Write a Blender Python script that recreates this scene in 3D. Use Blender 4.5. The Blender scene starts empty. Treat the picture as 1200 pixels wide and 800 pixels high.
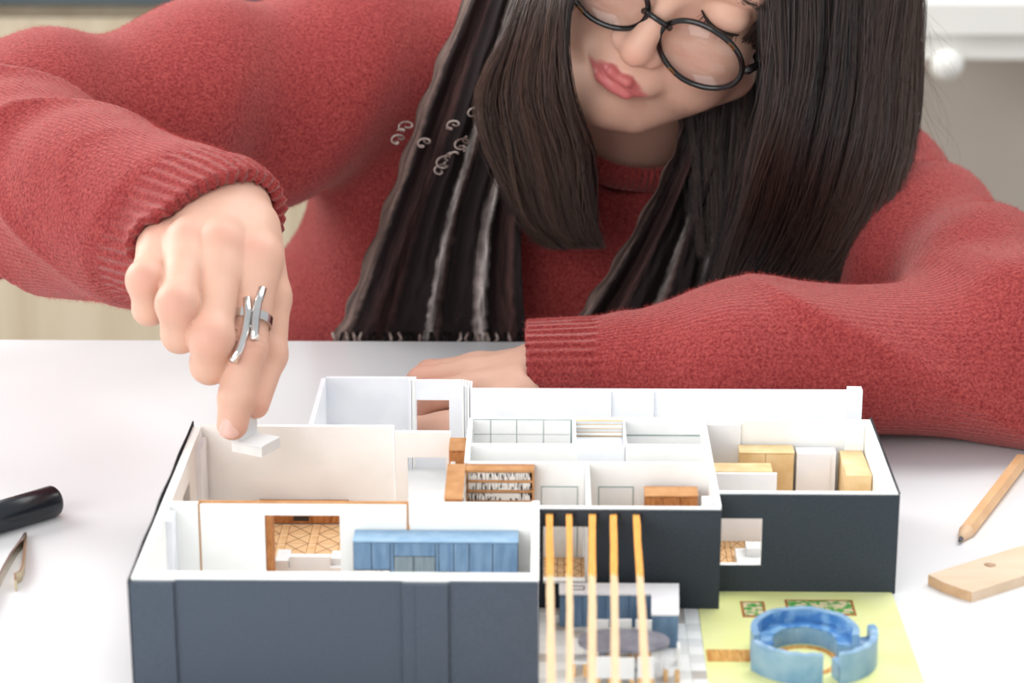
import bpy, bmesh, math, random
import numpy as np
from mathutils import Vector, Matrix

random.seed(7)
rng = np.random.default_rng(7)
scene = bpy.context.scene
COL = scene.collection
TZ = 740.0                      # table top above the floor, millimetres; all coordinates below are mm from the table top

# ------------------------------------------------------------------ camera, world, light, exposure
FPX = 2833.0                    # focal length in pixels of the 1200 x 800 frame
TH = math.atan(912 / FPX)
PS = math.atan(42 * math.cos(TH) / FPX)
CAM = np.array([0.0, 0.0, 462.0])
FW = np.array([-math.sin(PS) * math.cos(TH), math.cos(PS) * math.cos(TH), -math.sin(TH)])
RT = np.array([math.cos(PS), math.sin(PS), 0.0])
UP = np.cross(RT, FW)

cam_data = bpy.data.cameras.new('camera')
cam_data.sensor_width = 36.0
cam_data.lens = 36.0 * FPX / 1200.0
cam_data.clip_start = 0.05
cam_data.clip_end = 50
cam = bpy.data.objects.new('camera', cam_data)
COL.objects.link(cam)
mw = Matrix(((RT[0], UP[0], -FW[0], CAM[0] / 1000), (RT[1], UP[1], -FW[1], CAM[1] / 1000),
             (RT[2], UP[2], -FW[2], (CAM[2] + TZ) / 1000), (0, 0, 0, 1)))
cam.matrix_world = mw
cam_data.dof.use_dof = True
cam_data.dof.focus_distance = 1.29
cam_data.dof.aperture_fstop = 10.0
scene.camera = cam

world = bpy.data.worlds.new('world')
scene.world = world
world.use_nodes = True
bg = world.node_tree.nodes['Background']
bg.inputs[0].default_value = (0.93, 0.97, 1.0, 1)
bg.inputs[1].default_value = 0.68


def area(name, loc, target, sx, sy, power, color=(1, 1, 1)):
    ld = bpy.data.lights.new(name, 'AREA')
    ld.shape = 'RECTANGLE'
    ld.size = sx
    ld.size_y = sy
    ld.energy = power
    ld.color = color
    o = bpy.data.objects.new(name, ld)
    COL.objects.link(o)
    o.location = loc
    o.rotation_euler = (Vector(target) - Vector(loc)).to_track_quat('-Z', 'Y').to_euler()
    return o


area('window_light', (-2.1, 2.3, 2.0), (0, 1.15, 0.78), 1.8, 1.5, 62, (1.0, 0.99, 0.97))
area('front_window_light', (-1.3, -1.0, 1.75), (0.05, 1.25, 0.85), 2.4, 1.7, 48, (1.0, 0.99, 0.98))
area('ceiling_light', (0.7, 1.9, 2.5), (0.1, 1.2, 0.8), 1.6, 1.6, 34, (1.0, 0.985, 0.96))

scene.view_settings.view_transform = 'Standard'
scene.view_settings.look = 'None'
scene.view_settings.gamma = 1.0
scene.view_settings.use_curve_mapping = False
scene.view_settings.exposure = 0.0


# ------------------------------------------------------------------ photo pixel -> place
def ray(x, y):
    return FW * FPX + RT * (x - 600) + UP * (400 - y)


def atZ(x, y, z=50.0):
    d = ray(x, y)
    return CAM + d * ((z - CAM[2]) / d[2])


def atY(x, y, Y):
    d = ray(x, y)
    return CAM + d * (Y / d[1])


def pxx(x, Y, z=30.0):
    """x in mm of picture column x at distance Y and height z"""
    c = ray(x, 400)
    zc = Y * (FW[1]) + (z - CAM[2]) * FW[2]
    # solve (P-C).RT/(P-C).FW = (x-600)/F for P=(X,Y,z)
    k = (x - 600) / FPX
    A = RT[0] - k * FW[0]
    Bv = (k * FW[1] - RT[1]) * Y + k * FW[2] * (z - CAM[2])
    return Bv / A


def pxz(y, Y):
    """height in mm of picture row y at distance Y (near the middle column)"""
    return atY(600, y, Y)[2]


# ------------------------------------------------------------------ materials
def srgb(r, g, b):
    def f(c):
        c /= 255.0
        return c / 12.92 if c <= 0.04045 else ((c + 0.055) / 1.055) ** 2.4
    return (f(r), f(g), f(b), 1.0)


def new_mat(name):
    m = bpy.data.materials.new(name)
    m.use_nodes = True
    nt = m.node_tree
    return m, nt, nt.nodes['Principled BSDF']


def N(nt, kind, **kw):
    n = nt.nodes.new(kind)
    for k, v in kw.items():
        if k.startswith('i_'):
            n.inputs[k[2:].replace('_', ' ')].default_value = v
        else:
            setattr(n, k, v)
    return n


def mix_rgb(nt, fac, a, b):
    n = nt.nodes.new('ShaderNodeMix')
    n.data_type = 'RGBA'
    for s, v in ((0, fac), (6, a), (7, b)):
        if hasattr(v, 'links'):
            nt.links.new(v, n.inputs[s])
        else:
            n.inputs[s].default_value = v
    return n.outputs[2]


def math_n(nt, op, a, b=None, clamp=False):
    n = nt.nodes.new('ShaderNodeMath')
    n.operation = op
    n.use_clamp = clamp
    for s, v in ((0, a), (1, b)):
        if v is None:
            continue
        if hasattr(v, 'links'):
            nt.links.new(v, n.inputs[s])
        else:
            n.inputs[s].default_value = v
    return n.outputs[0]


def mat(name, c1, c2=None, rough=0.6, scale=300, stretch=(1, 1, 1), bump=0.0, spec=0.3, detail=3, metallic=0.0, contrast=(0.35, 0.65)):
    """noise-mixed two-tone material in object space (metres)"""
    m, nt, b = new_mat(name)
    b.inputs['Roughness'].default_value = rough
    b.inputs['Specular IOR Level'].default_value = spec
    b.inputs['Metallic'].default_value = metallic
    if c2 is None:
        c2 = tuple(min(1, c * 0.93) for c in c1[:3]) + (1,)
    tc = N(nt, 'ShaderNodeTexCoord')
    mp = N(nt, 'ShaderNodeMapping')
    mp.inputs['Scale'].default_value = stretch
    nt.links.new(tc.outputs['Object'], mp.inputs[0])
    ns = N(nt, 'ShaderNodeTexNoise')
    ns.inputs['Scale'].default_value = scale
    ns.inputs['Detail'].default_value = detail
    nt.links.new(mp.outputs[0], ns.inputs[0])
    rp = N(nt, 'ShaderNodeMapRange')
    rp.inputs[1].default_value = contrast[0]
    rp.inputs[2].default_value = contrast[1]
    nt.links.new(ns.outputs[0], rp.inputs[0])
    nt.links.new(mix_rgb(nt, rp.outputs[0], c1, c2), b.inputs['Base Color'])
    if bump:
        bp = N(nt, 'ShaderNodeBump')
        bp.inputs['Strength'].default_value = bump
        bp.inputs['Distance'].default_value = 0.0005
        nt.links.new(ns.outputs[0], bp.inputs['Height'])
        nt.links.new(bp.outputs[0], b.inputs['Normal'])
    return m


M = {}
M['table'] = mat('white_laminate', srgb(240, 241, 242), srgb(236, 237, 239), rough=0.22, scale=4, spec=0.5)
M['board'] = mat('white_foamboard', srgb(249, 249, 247), srgb(244, 244, 242), rough=0.75, scale=60, bump=0.05)
M['board_cool'] = mat('white_card', srgb(243, 245, 249), srgb(237, 239, 245), rough=0.75, scale=60, bump=0.05)
M['slate'] = mat('slate_paper', srgb(80, 88, 99), srgb(74, 82, 93), rough=0.85, scale=900, bump=0.15, spec=0.2)
M['charcoal'] = mat('charcoal_paper', srgb(62, 68, 75), srgb(55, 61, 68), rough=0.85, scale=900, bump=0.15, spec=0.2)
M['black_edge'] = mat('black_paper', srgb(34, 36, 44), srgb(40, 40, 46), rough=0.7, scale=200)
M['kraft'] = mat('brown_card', srgb(206, 154, 106), srgb(188, 134, 86), rough=0.7, scale=120, stretch=(1, 1, 4), bump=0.1)
M['brown'] = mat('brown_marker', srgb(190, 128, 76), srgb(164, 102, 54), rough=0.55, scale=220, stretch=(3, 1, 1))
M['lightwood'] = mat('pale_ochre_marker', srgb(238, 212, 166), srgb(222, 188, 134), rough=0.6, scale=80)
M['parquet'] = mat('parquet_marker', srgb(240, 202, 156), srgb(226, 180, 128), rough=0.6, scale=150)
M['ink'] = mat('ink_line', srgb(52, 46, 44), srgb(62, 54, 50), rough=0.6, scale=100)
M['pencil_line'] = mat('soft_pencil_line', srgb(150, 168, 166), srgb(170, 182, 180), rough=0.7, scale=100)
M['blue'] = mat('blue_marker', srgb(112, 141, 170), srgb(90, 119, 150), rough=0.55, scale=140, stretch=(2, 1, 0.4))
M['blue_light'] = mat('light_blue_marker', srgb(152, 182, 208), srgb(134, 168, 198), rough=0.55, scale=140)
M['bluegrey'] = mat('grey_marker', srgb(128, 142, 148), srgb(108, 122, 132), rough=0.6, scale=200, stretch=(4, 1, 0.4))
M['sofa_blue'] = mat('sofa_blue_paint', srgb(148, 180, 206), srgb(108, 150, 190), rough=0.35, scale=90, spec=0.5, contrast=(0.3, 0.7))
M['sofa_blue_deep'] = mat('sofa_blue_ink', srgb(70, 126, 186), srgb(124, 170, 210), rough=0.3, scale=160, spec=0.5, contrast=(0.45, 0.62))
M['lime'] = mat('lime_paper', srgb(238, 240, 178), srgb(233, 236, 160), rough=0.8, scale=30)
M['tile_white'] = mat('tile_white_paper', srgb(238, 239, 238), srgb(230, 231, 230), rough=0.7, scale=100)
M['tile_pale'] = mat('tile_pale_paper', srgb(220, 221, 220), srgb(212, 213, 212), rough=0.7, scale=100)
M['tile_grey'] = mat('tile_grey_paper', srgb(190, 184, 178), srgb(180, 174, 168), rough=0.7, scale=100)
M['grout'] = mat('tile_joint_line', srgb(200, 200, 198), srgb(190, 190, 188), rough=0.8, scale=100)
M['planter'] = mat('planter_green_marker', srgb(70, 160, 70), srgb(226, 210, 170), rough=0.7, scale=420, contrast=(0.42, 0.58))
M['path_wood'] = mat('path_wood_marker', srgb(196, 132, 62), srgb(232, 180, 104), rough=0.7, scale=220, stretch=(3, 0.6, 1))
M['oval_grey'] = mat('oval_grey_paint', srgb(140, 140, 152), srgb(112, 112, 126), rough=0.35, scale=120, spec=0.5)
M['leg_wood'] = mat('small_leg_wood', srgb(224, 184, 132), srgb(208, 164, 112), rough=0.6, scale=300)
M['chair_white'] = mat('chair_white_card', srgb(232, 233, 233), srgb(224, 226, 227), rough=0.7, scale=100)
M['beige'] = mat('beige_veneer', srgb(214, 200, 176), srgb(200, 184, 158), rough=0.6, scale=14, stretch=(3, 3, 0.15))
M['darkgrey'] = mat('dark_grey_top', srgb(86, 96, 100), srgb(78, 88, 92), rough=0.5, scale=5)
M['taupe'] = mat('taupe_panel', srgb(206, 196, 186), srgb(200, 190, 180), rough=0.7, scale=4)
M['white_paint'] = mat('white_paint', srgb(240, 239, 234), srgb(234, 233, 228), rough=0.5, scale=4)
M['wall'] = mat('wall_paint', srgb(226, 224, 218), srgb(220, 218, 212), rough=0.8, scale=3)
M['floor'] = mat('floor_vinyl', srgb(150, 142, 132), srgb(138, 130, 120), rough=0.6, scale=6)
M['pen'] = mat('black_plastic', srgb(24, 28, 34), srgb(28, 32, 38), rough=0.25, scale=20, spec=0.5)
M['steel'] = mat('polished_steel', srgb(206, 200, 190), srgb(190, 184, 176), rough=0.38, scale=60, metallic=1.0)
M['steel_gold'] = mat('warm_steel', srgb(216, 200, 170), srgb(206, 190, 158), rough=0.4, scale=60, metallic=1.0)
M['silver'] = mat('silver', srgb(232, 230, 228), srgb(214, 212, 210), rough=0.16, scale=80, metallic=1.0)
M['pencil_wood'] = mat('pencil_varnish', srgb(232, 190, 146), srgb(222, 174, 128), rough=0.35, scale=60, stretch=(1, 1, 1))
M['pencil_cut'] = mat('pencil_cut_wood', srgb(234, 200, 166), srgb(224, 186, 150), rough=0.6, scale=200)
M['graphite'] = mat('graphite', srgb(96, 100, 106), srgb(84, 88, 94), rough=0.35, scale=200)
M['plank'] = mat('birch_strip', srgb(232, 208, 182), srgb(222, 196, 168), rough=0.6, scale=60, stretch=(0.3, 2, 2))
M['plank_end'] = mat('birch_end', srgb(208, 172, 134), srgb(196, 158, 120), rough=0.7, scale=200)
M['lacquer'] = mat('black_acetate', srgb(18, 18, 20), srgb(24, 22, 22), rough=0.16, scale=60, spec=0.6)
M['nail'] = mat('fingernail', srgb(228, 184, 170), srgb(220, 174, 160), rough=0.28, scale=100, spec=0.5)
M['lash'] = mat('eyelash', srgb(22, 17, 15), srgb(30, 24, 20), rough=0.6, scale=100)
M['jeans'] = mat('dark_denim', srgb(52, 58, 78), srgb(44, 50, 68), rough=0.8, scale=300)


def beam_mat():
    m, nt, b = new_mat('stripwood_stained_at_wall_end')
    tc = N(nt, 'ShaderNodeTexCoord')
    sp = N(nt, 'ShaderNodeSeparateXYZ')
    nt.links.new(tc.outputs['Object'], sp.inputs[0])
    ns = N(nt, 'ShaderNodeTexNoise')
    ns.inputs['Scale'].default_value = 260
    mp = N(nt, 'ShaderNodeMapping')
    mp.inputs['Scale'].default_value = (2, 0.25, 2)
    nt.links.new(tc.outputs['Object'], mp.inputs[0])
    nt.links.new(mp.outputs[0], ns.inputs[0])
    # object origin sits at the wall end, the beam runs towards -y; stain covers the first 7 cm
    e = math_n(nt, 'ADD', sp.outputs[1], math_n(nt, 'MULTIPLY', ns.outputs[0], 0.006))
    st = N(nt, 'ShaderNodeMapRange')
    st.inputs[1].default_value = -0.0735
    st.inputs[2].default_value = -0.0700
    nt.links.new(e, st.inputs[0])
    stain = mix_rgb(nt, ns.outputs[0], srgb(250, 190, 96), srgb(226, 142, 50))
    pale = mix_rgb(nt, ns.outputs[0], srgb(236, 204, 166), srgb(220, 182, 138))
    nt.links.new(mix_rgb(nt, st.outputs[0], pale, stain), b.inputs['Base Color'])
    b.inputs['Roughness'].default_value = 0.55
    return m


M['beam'] = beam_mat()


def lens_mat():
    m, nt, b = new_mat('clear_lens')
    tr = N(nt, 'ShaderNodeBsdfTransparent')
    tr.inputs[0].default_value = (0.97, 0.97, 0.97, 1)
    gs = N(nt, 'ShaderNodeBsdfGlossy')
    gs.inputs['Roughness'].default_value = 0.03
    mx = N(nt, 'ShaderNodeMixShader')
    mx.inputs[0].default_value = 0.04
    nt.links.new(tr.outputs[0], mx.inputs[1])
    nt.links.new(gs.outputs[0], mx.inputs[2])
    nt.links.new(mx.outputs[0], nt.nodes['Material Output'].inputs[0])
    return m


M['lens'] = lens_mat()


# ------------------------------------------------------------------ object helpers
def world_m(p):
    return Vector((p[0] / 1000, p[1] / 1000, (p[2] + TZ) / 1000))


def tag(o, label, cat, group=None, kind=None):
    if label:
        o['label'] = label
    if cat:
        o['category'] = cat
    if group:
        o['group'] = group
    if kind:
        o['kind'] = kind
    return o


def empty(name, loc, label, cat, group=None):
    o = bpy.data.objects.new(name, None)
    COL.objects.link(o)
    o.empty_display_size = 0.01
    o.location = world_m(loc)
    return tag(o, label, cat, group)


def wloc(o):
    v = Vector((0, 0, 0))
    while o is not None:
        v = v + o.location
        o = o.parent
    return v


def link_mesh(name, me, material, parent=None, origin=None, smooth=False):
    """mesh with vertices in mm table coordinates -> object; origin defaults to the parent's place"""
    o = bpy.data.objects.new(name, me)
    COL.objects.link(o)
    if material is not None:
        for mm in (material if isinstance(material, (list, tuple)) else [material]):
            me.materials.append(mm)
    n = len(me.vertices)
    co = np.empty(n * 3, np.float32)
    me.vertices.foreach_get('co', co)
    co = co.reshape(-1, 3) * 0.001
    co[:, 2] += TZ * 0.001
    base = wloc(parent) if parent is not None else Vector((0, 0, 0))
    if origin is not None:
        org = world_m(origin)
    elif parent is not None:
        org = base
    else:
        mn, mx = co.min(0), co.max(0)
        org = Vector(((mn[0] + mx[0]) / 2, (mn[1] + mx[1]) / 2, mn[2]))
    co -= np.array(org, np.float32)
    me.vertices.foreach_set('co', co.ravel())
    if parent is not None:
        o.parent = parent
    o.location = org - base
    if smooth:
        me.polygons.foreach_set('use_smooth', np.ones(len(me.polygons), bool))
    me.update()
    return o


class MB:
    """collects shapes in mm table coordinates"""

    def __init__(self):
        self.v, self.f = [], []

    def add(self, vs, fs):
        n = len(self.v)
        self.v += [tuple(map(float, p)) for p in vs]
        self.f += [tuple(i + n for i in f) for f in fs]
        return self

    def box(self, x0, x1, y0, y1, z0, z1, bev=0.0):
        if bev <= 0:
            vs = [(x, y, z) for z in (z0, z1) for y in (y0, y1) for x in (x0, x1)]
            return self.add(vs, [(0, 2, 3, 1), (4, 5, 7, 6), (0, 1, 5, 4), (2, 6, 7, 3), (0, 4, 6, 2), (1, 3, 7, 5)])
        bm = bmesh.new()
        bmesh.ops.create_cube(bm, size=1.0)
        for v in bm.verts:
            v.co = ((x0 + x1) / 2 + v.co.x * (x1 - x0), (y0 + y1) / 2 + v.co.y * (y1 - y0), (z0 + z1) / 2 + v.co.z * (z1 - z0))
        bmesh.ops.bevel(bm, geom=list(bm.edges), offset=bev, segments=2, affect='EDGES', profile=0.5)
        bm.verts.index_update()
        self.add([v.co for v in bm.verts], [[v.index for v in f.verts] for f in bm.faces])
        bm.free()
        return self

    def hull(self, pts, faces):
        return self.add(pts, faces)

    def prism(self, poly, z0, z1):
        n = len(poly)
        vs = [(x, y, z0) for x, y in poly] + [(x, y, z1) for x, y in poly]
        fs = [tuple(range(n))[::-1], tuple(range(n, 2 * n))] + [(i, (i + 1) % n, n + (i + 1) % n, n + i) for i in range(n)]
        return self.add(vs, fs)

    def tube(self, pts, rad, seg=10, cap=True, squash=None):
        P = [np.array(p, float) for p in pts]
        rr = rad if hasattr(rad, '__len__') else [rad] * len(P)
        t0 = P[1] - P[0]
        a = np.cross(t0, (0, 0, 1.0))
        if np.linalg.norm(a) < 1e-6:
            a = np.array((1.0, 0, 0))
        vs, fs = [], []
        for i, p in enumerate(P):
            t = P[min(i + 1, len(P) - 1)] - P[max(i - 1, 0)]
            t /= np.linalg.norm(t)
            a = a - t * (a @ t)
            a /= np.linalg.norm(a)
            b = np.cross(t, a)
            for k in range(seg):
                an = 2 * math.pi * k / seg
                vs.append(p + rr[i] * (math.cos(an) * a + math.sin(an) * b * (squash or 1)))
        for i in range(len(P) - 1):
            for k in range(seg):
                k2 = (k + 1) % seg
                fs.append((i * seg + k, i * seg + k2, (i + 1) * seg + k2, (i + 1) * seg + k))
        if cap:
            fs.append(tuple(range(seg))[::-1])
            fs.append(tuple((len(P) - 1) * seg + k for k in range(seg)))
        return self.add(vs, fs)

    def ring_tube(self, pts, rad, seg=8, closed=True):
        P = np.array(pts, float)
        n = len(P)
        c = P.mean(0)
        nrm = np.cross(P[1] - P[0], P[n // 3] - P[0])
        nrm /= np.linalg.norm(nrm)
        vs, fs = [], []
        rr = rad if hasattr(rad, '__len__') else [rad] * n
        for i in range(n):
            t = P[(i + 1) % n] - P[i - 1]
            t /= np.linalg.norm(t)
            b = np.cross(t, nrm)
            for k in range(seg):
                an = 2 * math.pi * k / seg
                vs.append(P[i] + rr[i] * (math.cos(an) * nrm + math.sin(an) * b))
        for i in range(n):
            j = (i + 1) % n
            for k in range(seg):
                k2 = (k + 1) % seg
                fs.append((i * seg + k, i * seg + k2, j * seg + k2, j * seg + k))
        return self.add(vs, fs)

    def panel(self, axis, u0, u1, w0, w1, z0, z1, holes=()):
        """upright panel along x (axis 0) or y (axis 1), w is its thickness, holes = (ua, ub, za, zb)"""
        us = sorted({u0, u1, *[h[0] for h in holes], *[h[1] for h in holes]})
        zs = sorted({z0, z1, *[h[2] for h in holes], *[h[3] for h in holes]})
        us = [u for u in us if u0 <= u <= u1]
        zs = [z for z in zs if z0 <= z <= z1]
        solid = {}
        for i in range(len(us) - 1):
            for j in range(len(zs) - 1):
                cu, cz = (us[i] + us[i + 1]) / 2, (zs[j] + zs[j + 1]) / 2
                solid[i, j] = not any(h[0] < cu < h[1] and h[2] < cz < h[3] for h in holes)
        idx, vs, fs = {}, [], []

        def V(i, j, k):
            if (i, j, k) not in idx:
                idx[i, j, k] = len(vs)
                u, z, w = us[i], zs[j], (w0, w1)[k]
                vs.append((u, w, z) if axis == 0 else (w, u, z))
            return idx[i, j, k]
        for (i, j), s in solid.items():
            if not s:
                continue
            fs.append((V(i, j, 0), V(i + 1, j, 0), V(i + 1, j + 1, 0), V(i, j + 1, 0)))
            fs.append((V(i, j, 1), V(i, j + 1, 1), V(i + 1, j + 1, 1), V(i + 1, j, 1)))
            if not solid.get((i - 1, j)):
                fs.append((V(i, j, 0), V(i, j + 1, 0), V(i, j + 1, 1), V(i, j, 1)))
            if not solid.get((i + 1, j)):
                fs.append((V(i + 1, j, 0), V(i + 1, j, 1), V(i + 1, j + 1, 1), V(i + 1, j + 1, 0)))
            if not solid.get((i, j - 1)):
                fs.append((V(i, j, 0), V(i, j, 1), V(i + 1, j, 1), V(i + 1, j, 0)))
            if not solid.get((i, j + 1)):
                fs.append((V(i, j + 1, 0), V(i + 1, j + 1, 0), V(i + 1, j + 1, 1), V(i, j + 1, 1)))
        if axis == 1:
            fs = [f[::-1] for f in fs]
        return self.add(vs, fs)

    def build(self, name, material, parent=None, origin=None, smooth=False, label=None):
        me = bpy.data.meshes.new(name)
        me.from_pydata(self.v, [], self.f)
        bm = bmesh.new()
        bm.from_mesh(me)
        bmesh.ops.recalc_face_normals(bm, faces=bm.faces)
        bm.to_mesh(me)
        bm.free()
        o = link_mesh(name, me, material, parent, origin, smooth)
        if label:
            o['label'] = label
        return o


def put_copy(src, delta_mm, parent=None):
    """copy of a single piece, sharing its mesh, shifted by delta"""
    o = src.copy()
    COL.objects.link(o)
    o.parent = parent if parent is not None else src.parent
    o.location = src.location + Vector(delta_mm) * 0.001
    return o


def copy_thing(root, delta_mm, rz=0.0, label=None):
    r = root.copy()
    COL.objects.link(r)
    r.location = root.location + Vector(delta_mm) * 0.001
    r.rotation_euler = (0, 0, rz)
    if label:
        r['label'] = label
    for ch in list(root.children):
        c = ch.copy()
        COL.objects.link(c)
        c.parent = r
    return r


# ------------------------------------------------------------------ the setting
def struct(name, mb, material):
    o = mb.build(name, material)
    o['kind'] = 'structure'
    return o


struct('floor', MB().box(-3000, 3000, -600, 3600, -TZ - 40, -TZ), M['floor'])
struct('wall_back', MB().box(-3000, 3000, 3560, 3640, -TZ, 1900), M['wall'])

# table
table = empty('work_table', (0, 1000, -TZ), 'large glossy white work table carrying the paper house model', 'table')
MB().box(-900, 900, 330, 1436, -28, 0, 2).build('tabletop', M['table'], table)
for sx in (-840, 840):
    for sy in (390, 1376):
        MB().box(sx - 25, sx + 25, sy - 25, sy + 25, -TZ, -28, 2).build('leg', M['white_paint'], table)

# low cupboard behind, with a dark worktop
cb = empty('low_cupboard', (-900, 3250, -TZ), 'low beige veneered cupboard with a dark worktop against the back wall', 'cupboard')
MB().box(-2200, 250, 3020, 3540, -TZ, -64).build('carcass', M['beige'], cb)
MB().box(-2210, 260, 2990, 3540, -64, -20, 3).build('worktop', M['darkgrey'], cb)
for k in range(5):
    d = MB().box(-2190 + k * 488, -2190 + k * 488 + 480, 3000, 3020, -TZ + 60, -80, 2).build('door', M['beige'], cb)
    MB().box(-2190 + k * 488 + 430, -2190 + k * 488 + 442, 2978, 3000, -300, -200, 2).build('handle', M['steel'], d)
# white desk on the other side
dk = empty('white_desk', (1100, 3200, -TZ), 'white desk with a deep white apron and taupe panel behind the person', 'desk')
MB().box(420, 2300, 2780, 3400, -60, -20, 3).build('desktop', M['white_paint'], dk)
MB().box(420, 2300, 2790, 2815, -90, -60, 3).build('apron', M['white_paint'], dk)
MB().box(420, 2300, 3100, 3120, -TZ, -60, 2).build('modesty_panel', M['taupe'], dk)
for xx in (430, 2240):
    MB().box(xx, xx + 50, 3200, 3390, -TZ, -60, 2).build('leg', M['white_paint'], dk)
kb = MB()
kb.tube([(466, 2762, -92), (466, 2774, -92), (466, 2784, -92), (466, 2790, -92)], [15, 19, 14, 8], 16)
kb.build('knob', M['white_paint'], dk, smooth=True)

# ------------------------------------------------------------------ the paper house model
WH = 50.0
hm = empty('house_model', (0, 1060, 0), 'open-topped paper and foamboard house model with slate-coloured outer walls', 'house model')


def wallx(name, x0, x1, Y, t, z0, z1, m, holes=(), label=None):
    return MB().panel(0, x0, x1, Y, Y + t, z0, z1, holes).build(name, m, hm, label=label)


def wally(name, y0, y1, X, t, z0, z1, m, holes=(), label=None):
    return MB().panel(1, y0, y1, X, X + t, z0, z1, holes).build(name, m, hm, label=label)


MB().box(-176, -2, 945, 1145, 0, 1).build('base_board', M['board'], hm)
MB().prism([(-118, 1141), (-46, 1141), (-46, 1034), (81, 1034), (81, 1054), (166, 1054), (166, 1220), (-118, 1220)], 0, 0.8).build('base_board', M['board'], hm)
MB().prism([(72, 1030), (81, 1030), (81, 1051), (164, 1051), (166, 880), (71, 880)], 0, 0.7).build('lawn_sheet', M['lime'], hm, label='lime green paper lawn')

# front wall of the near wing: white core, slate cladding in four sheets
wallx('wall_panel', -176, -2, 948, 8, 0, WH, M['board'])
MB().box(-176.6, -157.6, 945.2, 948, 0, 49.0).build('cladding_panel', M['slate'], hm)
MB().box(-157.2, -60.5, 946.6, 948, 0, 49.6).build('cladding_panel', M['slate'], hm)
MB().box(-60.3, -54.6, 945.2, 948, 0, 49.0).build('cladding_panel', M['slate'], hm)
MB().box(-54.5, -40.6, 944.8, 948, 0, 49.0).build('cladding_panel', M['slate'], hm)
MB().box(-40.3, -2.0, 946.2, 948, 0, 49.6).build('cladding_panel', M['slate'], hm)
# outer side wall of the near wing with two window openings
wally('wall_panel', 956, 1138, -176, 4, 0, WH, M['board'], holes=[(966, 992, 12, 36), (1072, 1094, 14, 38)])
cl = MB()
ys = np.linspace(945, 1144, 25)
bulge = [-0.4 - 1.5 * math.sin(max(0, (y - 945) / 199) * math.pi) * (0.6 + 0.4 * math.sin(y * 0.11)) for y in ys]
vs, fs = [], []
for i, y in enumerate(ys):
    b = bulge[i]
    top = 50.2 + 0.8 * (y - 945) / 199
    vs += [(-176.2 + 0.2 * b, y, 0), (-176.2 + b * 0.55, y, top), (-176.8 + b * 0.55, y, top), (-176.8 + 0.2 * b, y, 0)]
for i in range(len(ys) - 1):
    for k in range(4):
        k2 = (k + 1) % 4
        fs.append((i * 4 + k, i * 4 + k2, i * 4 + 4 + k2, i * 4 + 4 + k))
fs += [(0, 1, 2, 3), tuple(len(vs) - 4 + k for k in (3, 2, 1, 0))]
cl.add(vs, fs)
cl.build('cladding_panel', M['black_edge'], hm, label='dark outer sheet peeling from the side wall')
# inner wing return and near-room partition
wally('wall_panel', 956, 1040, -5.4, 3.4, 0, WH, M['board'])
wallx('wall_panel', -172, -159.4, 1034, 3, 0, WH, M['board'])
wally('pilaster', 1020, 1034, -172, 2.6, 0, 47, M['board_cool'])
wally('pilaster', 1116, 1137, -172, 2.6, 0, 45, M['board_cool'])
op = [(pxx(311, 1036), pxx(399, 1036), 0, pxz(604, 1036))]
wallx('partition_panel', -158.6, pxx(477, 1036), 1035, 2.4, 0, WH - 1, M['board'], holes=op)
wallx('partition_backing', -158.6, pxx(477, 1036), 1037.4, 1.2, 0, WH, M['kraft'], holes=op, label='brown card backing of the partition')
MB().box(-159.3, -158.7, 1034.6, 1038.6, 0, WH).build('partition_edge', M['kraft'], hm)
MB().box(pxx(477, 1036) + 0.1, pxx(477, 1036) + 0.8, 1034.4, 1038.4, 0, WH).build('partition_edge', M['kraft'], hm)
MB().box(pxx(311, 1036), pxx(311, 1036) + 3.2, 1037, 1046, 0, op[0][3]).build('door_jamb', M['brown'], hm)
wallx('partition_panel', pxx(480.5, 1036), -5.4, 1035, 3, 0, WH, M['board'])
# rear walls of the left wing
wallx('wall_panel', -172, pxx(462, 1140, 50), 1139, 3, 0, WH, M['board'])
wallx('wall_panel', pxx(463, 1137, 50), pxx(528, 1137, 50), 1135.5, 3, 0, 48.5, M['board'], holes=[(pxx(478, 1137), pxx(523, 1137), 0, pxz(535, 1137))])
wally('partition_panel', 1092, 1136, -46, 2.4, 0, 40, M['board'])
# middle block: charcoal front wall with a window
w1 = (pxx(637, 1031), pxx(686, 1031), pxz(679, 1031), pxz(616, 1031))
wallx('wall_panel', -2, 81, 1031.2, 3, 0, WH, M['board'], holes=[w1])
wallx('cladding_panel', -2, 81.4, 1030, 1.2, 0, WH - 0.6, M['charcoal'], holes=[(w1[0] - 0.2, w1[1] + 1.2, w1[2] - 1.2, w1[3] + 0.2)])
wf = MB()
for a in ((w1[0], w1[1] + 1.2, w1[2] - 1.2, w1[2]), (w1[1], w1[1] + 1.2, w1[2], w1[3])):
    wf.box(a[0], a[1], 1029.6, 1031.2, a[2], a[3])
wf.build('window_frame', M['board'], hm)
# middle rooms
wallx('wall_panel', -36, 80, 1152, 3, 0, WH, M['board'])
wallx('partition_panel', -36, pxx(677, 1115, 48), 1114, 2.4, 0, WH, M['board'])
wallx('partition_panel', pxx(677, 1115, 45), pxx(731.5, 1115, 45), 1113.4, 2.4, 0, WH - 0.4, M['board_cool'])
wallx('partition_panel', pxx(733, 1115, 48), 79, 1114, 2.4, 0, WH, M['board'])
wallx('partition_panel', -36, pxx(684.5, 1090, 48), 1089, 2.4, 0, WH, M['board'])
wallx('partition_panel', pxx(685.5, 1090, 48), 79, 1089, 2.4, 0, WH, M['board'])
wally('partition_panel', 1090, 1153, -38.4, 2.4, 0, WH, M['board'])
wally('partition_panel', 1116.5, 1152, pxx(671, 1130, 50), 1.8, 0, WH - 0.5, M['board_cool'])
wally('partition_panel', 1116.5, 1152, pxx(731, 1130, 50), 1.2, 0, WH - 0.5, M['board_cool'])
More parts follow.
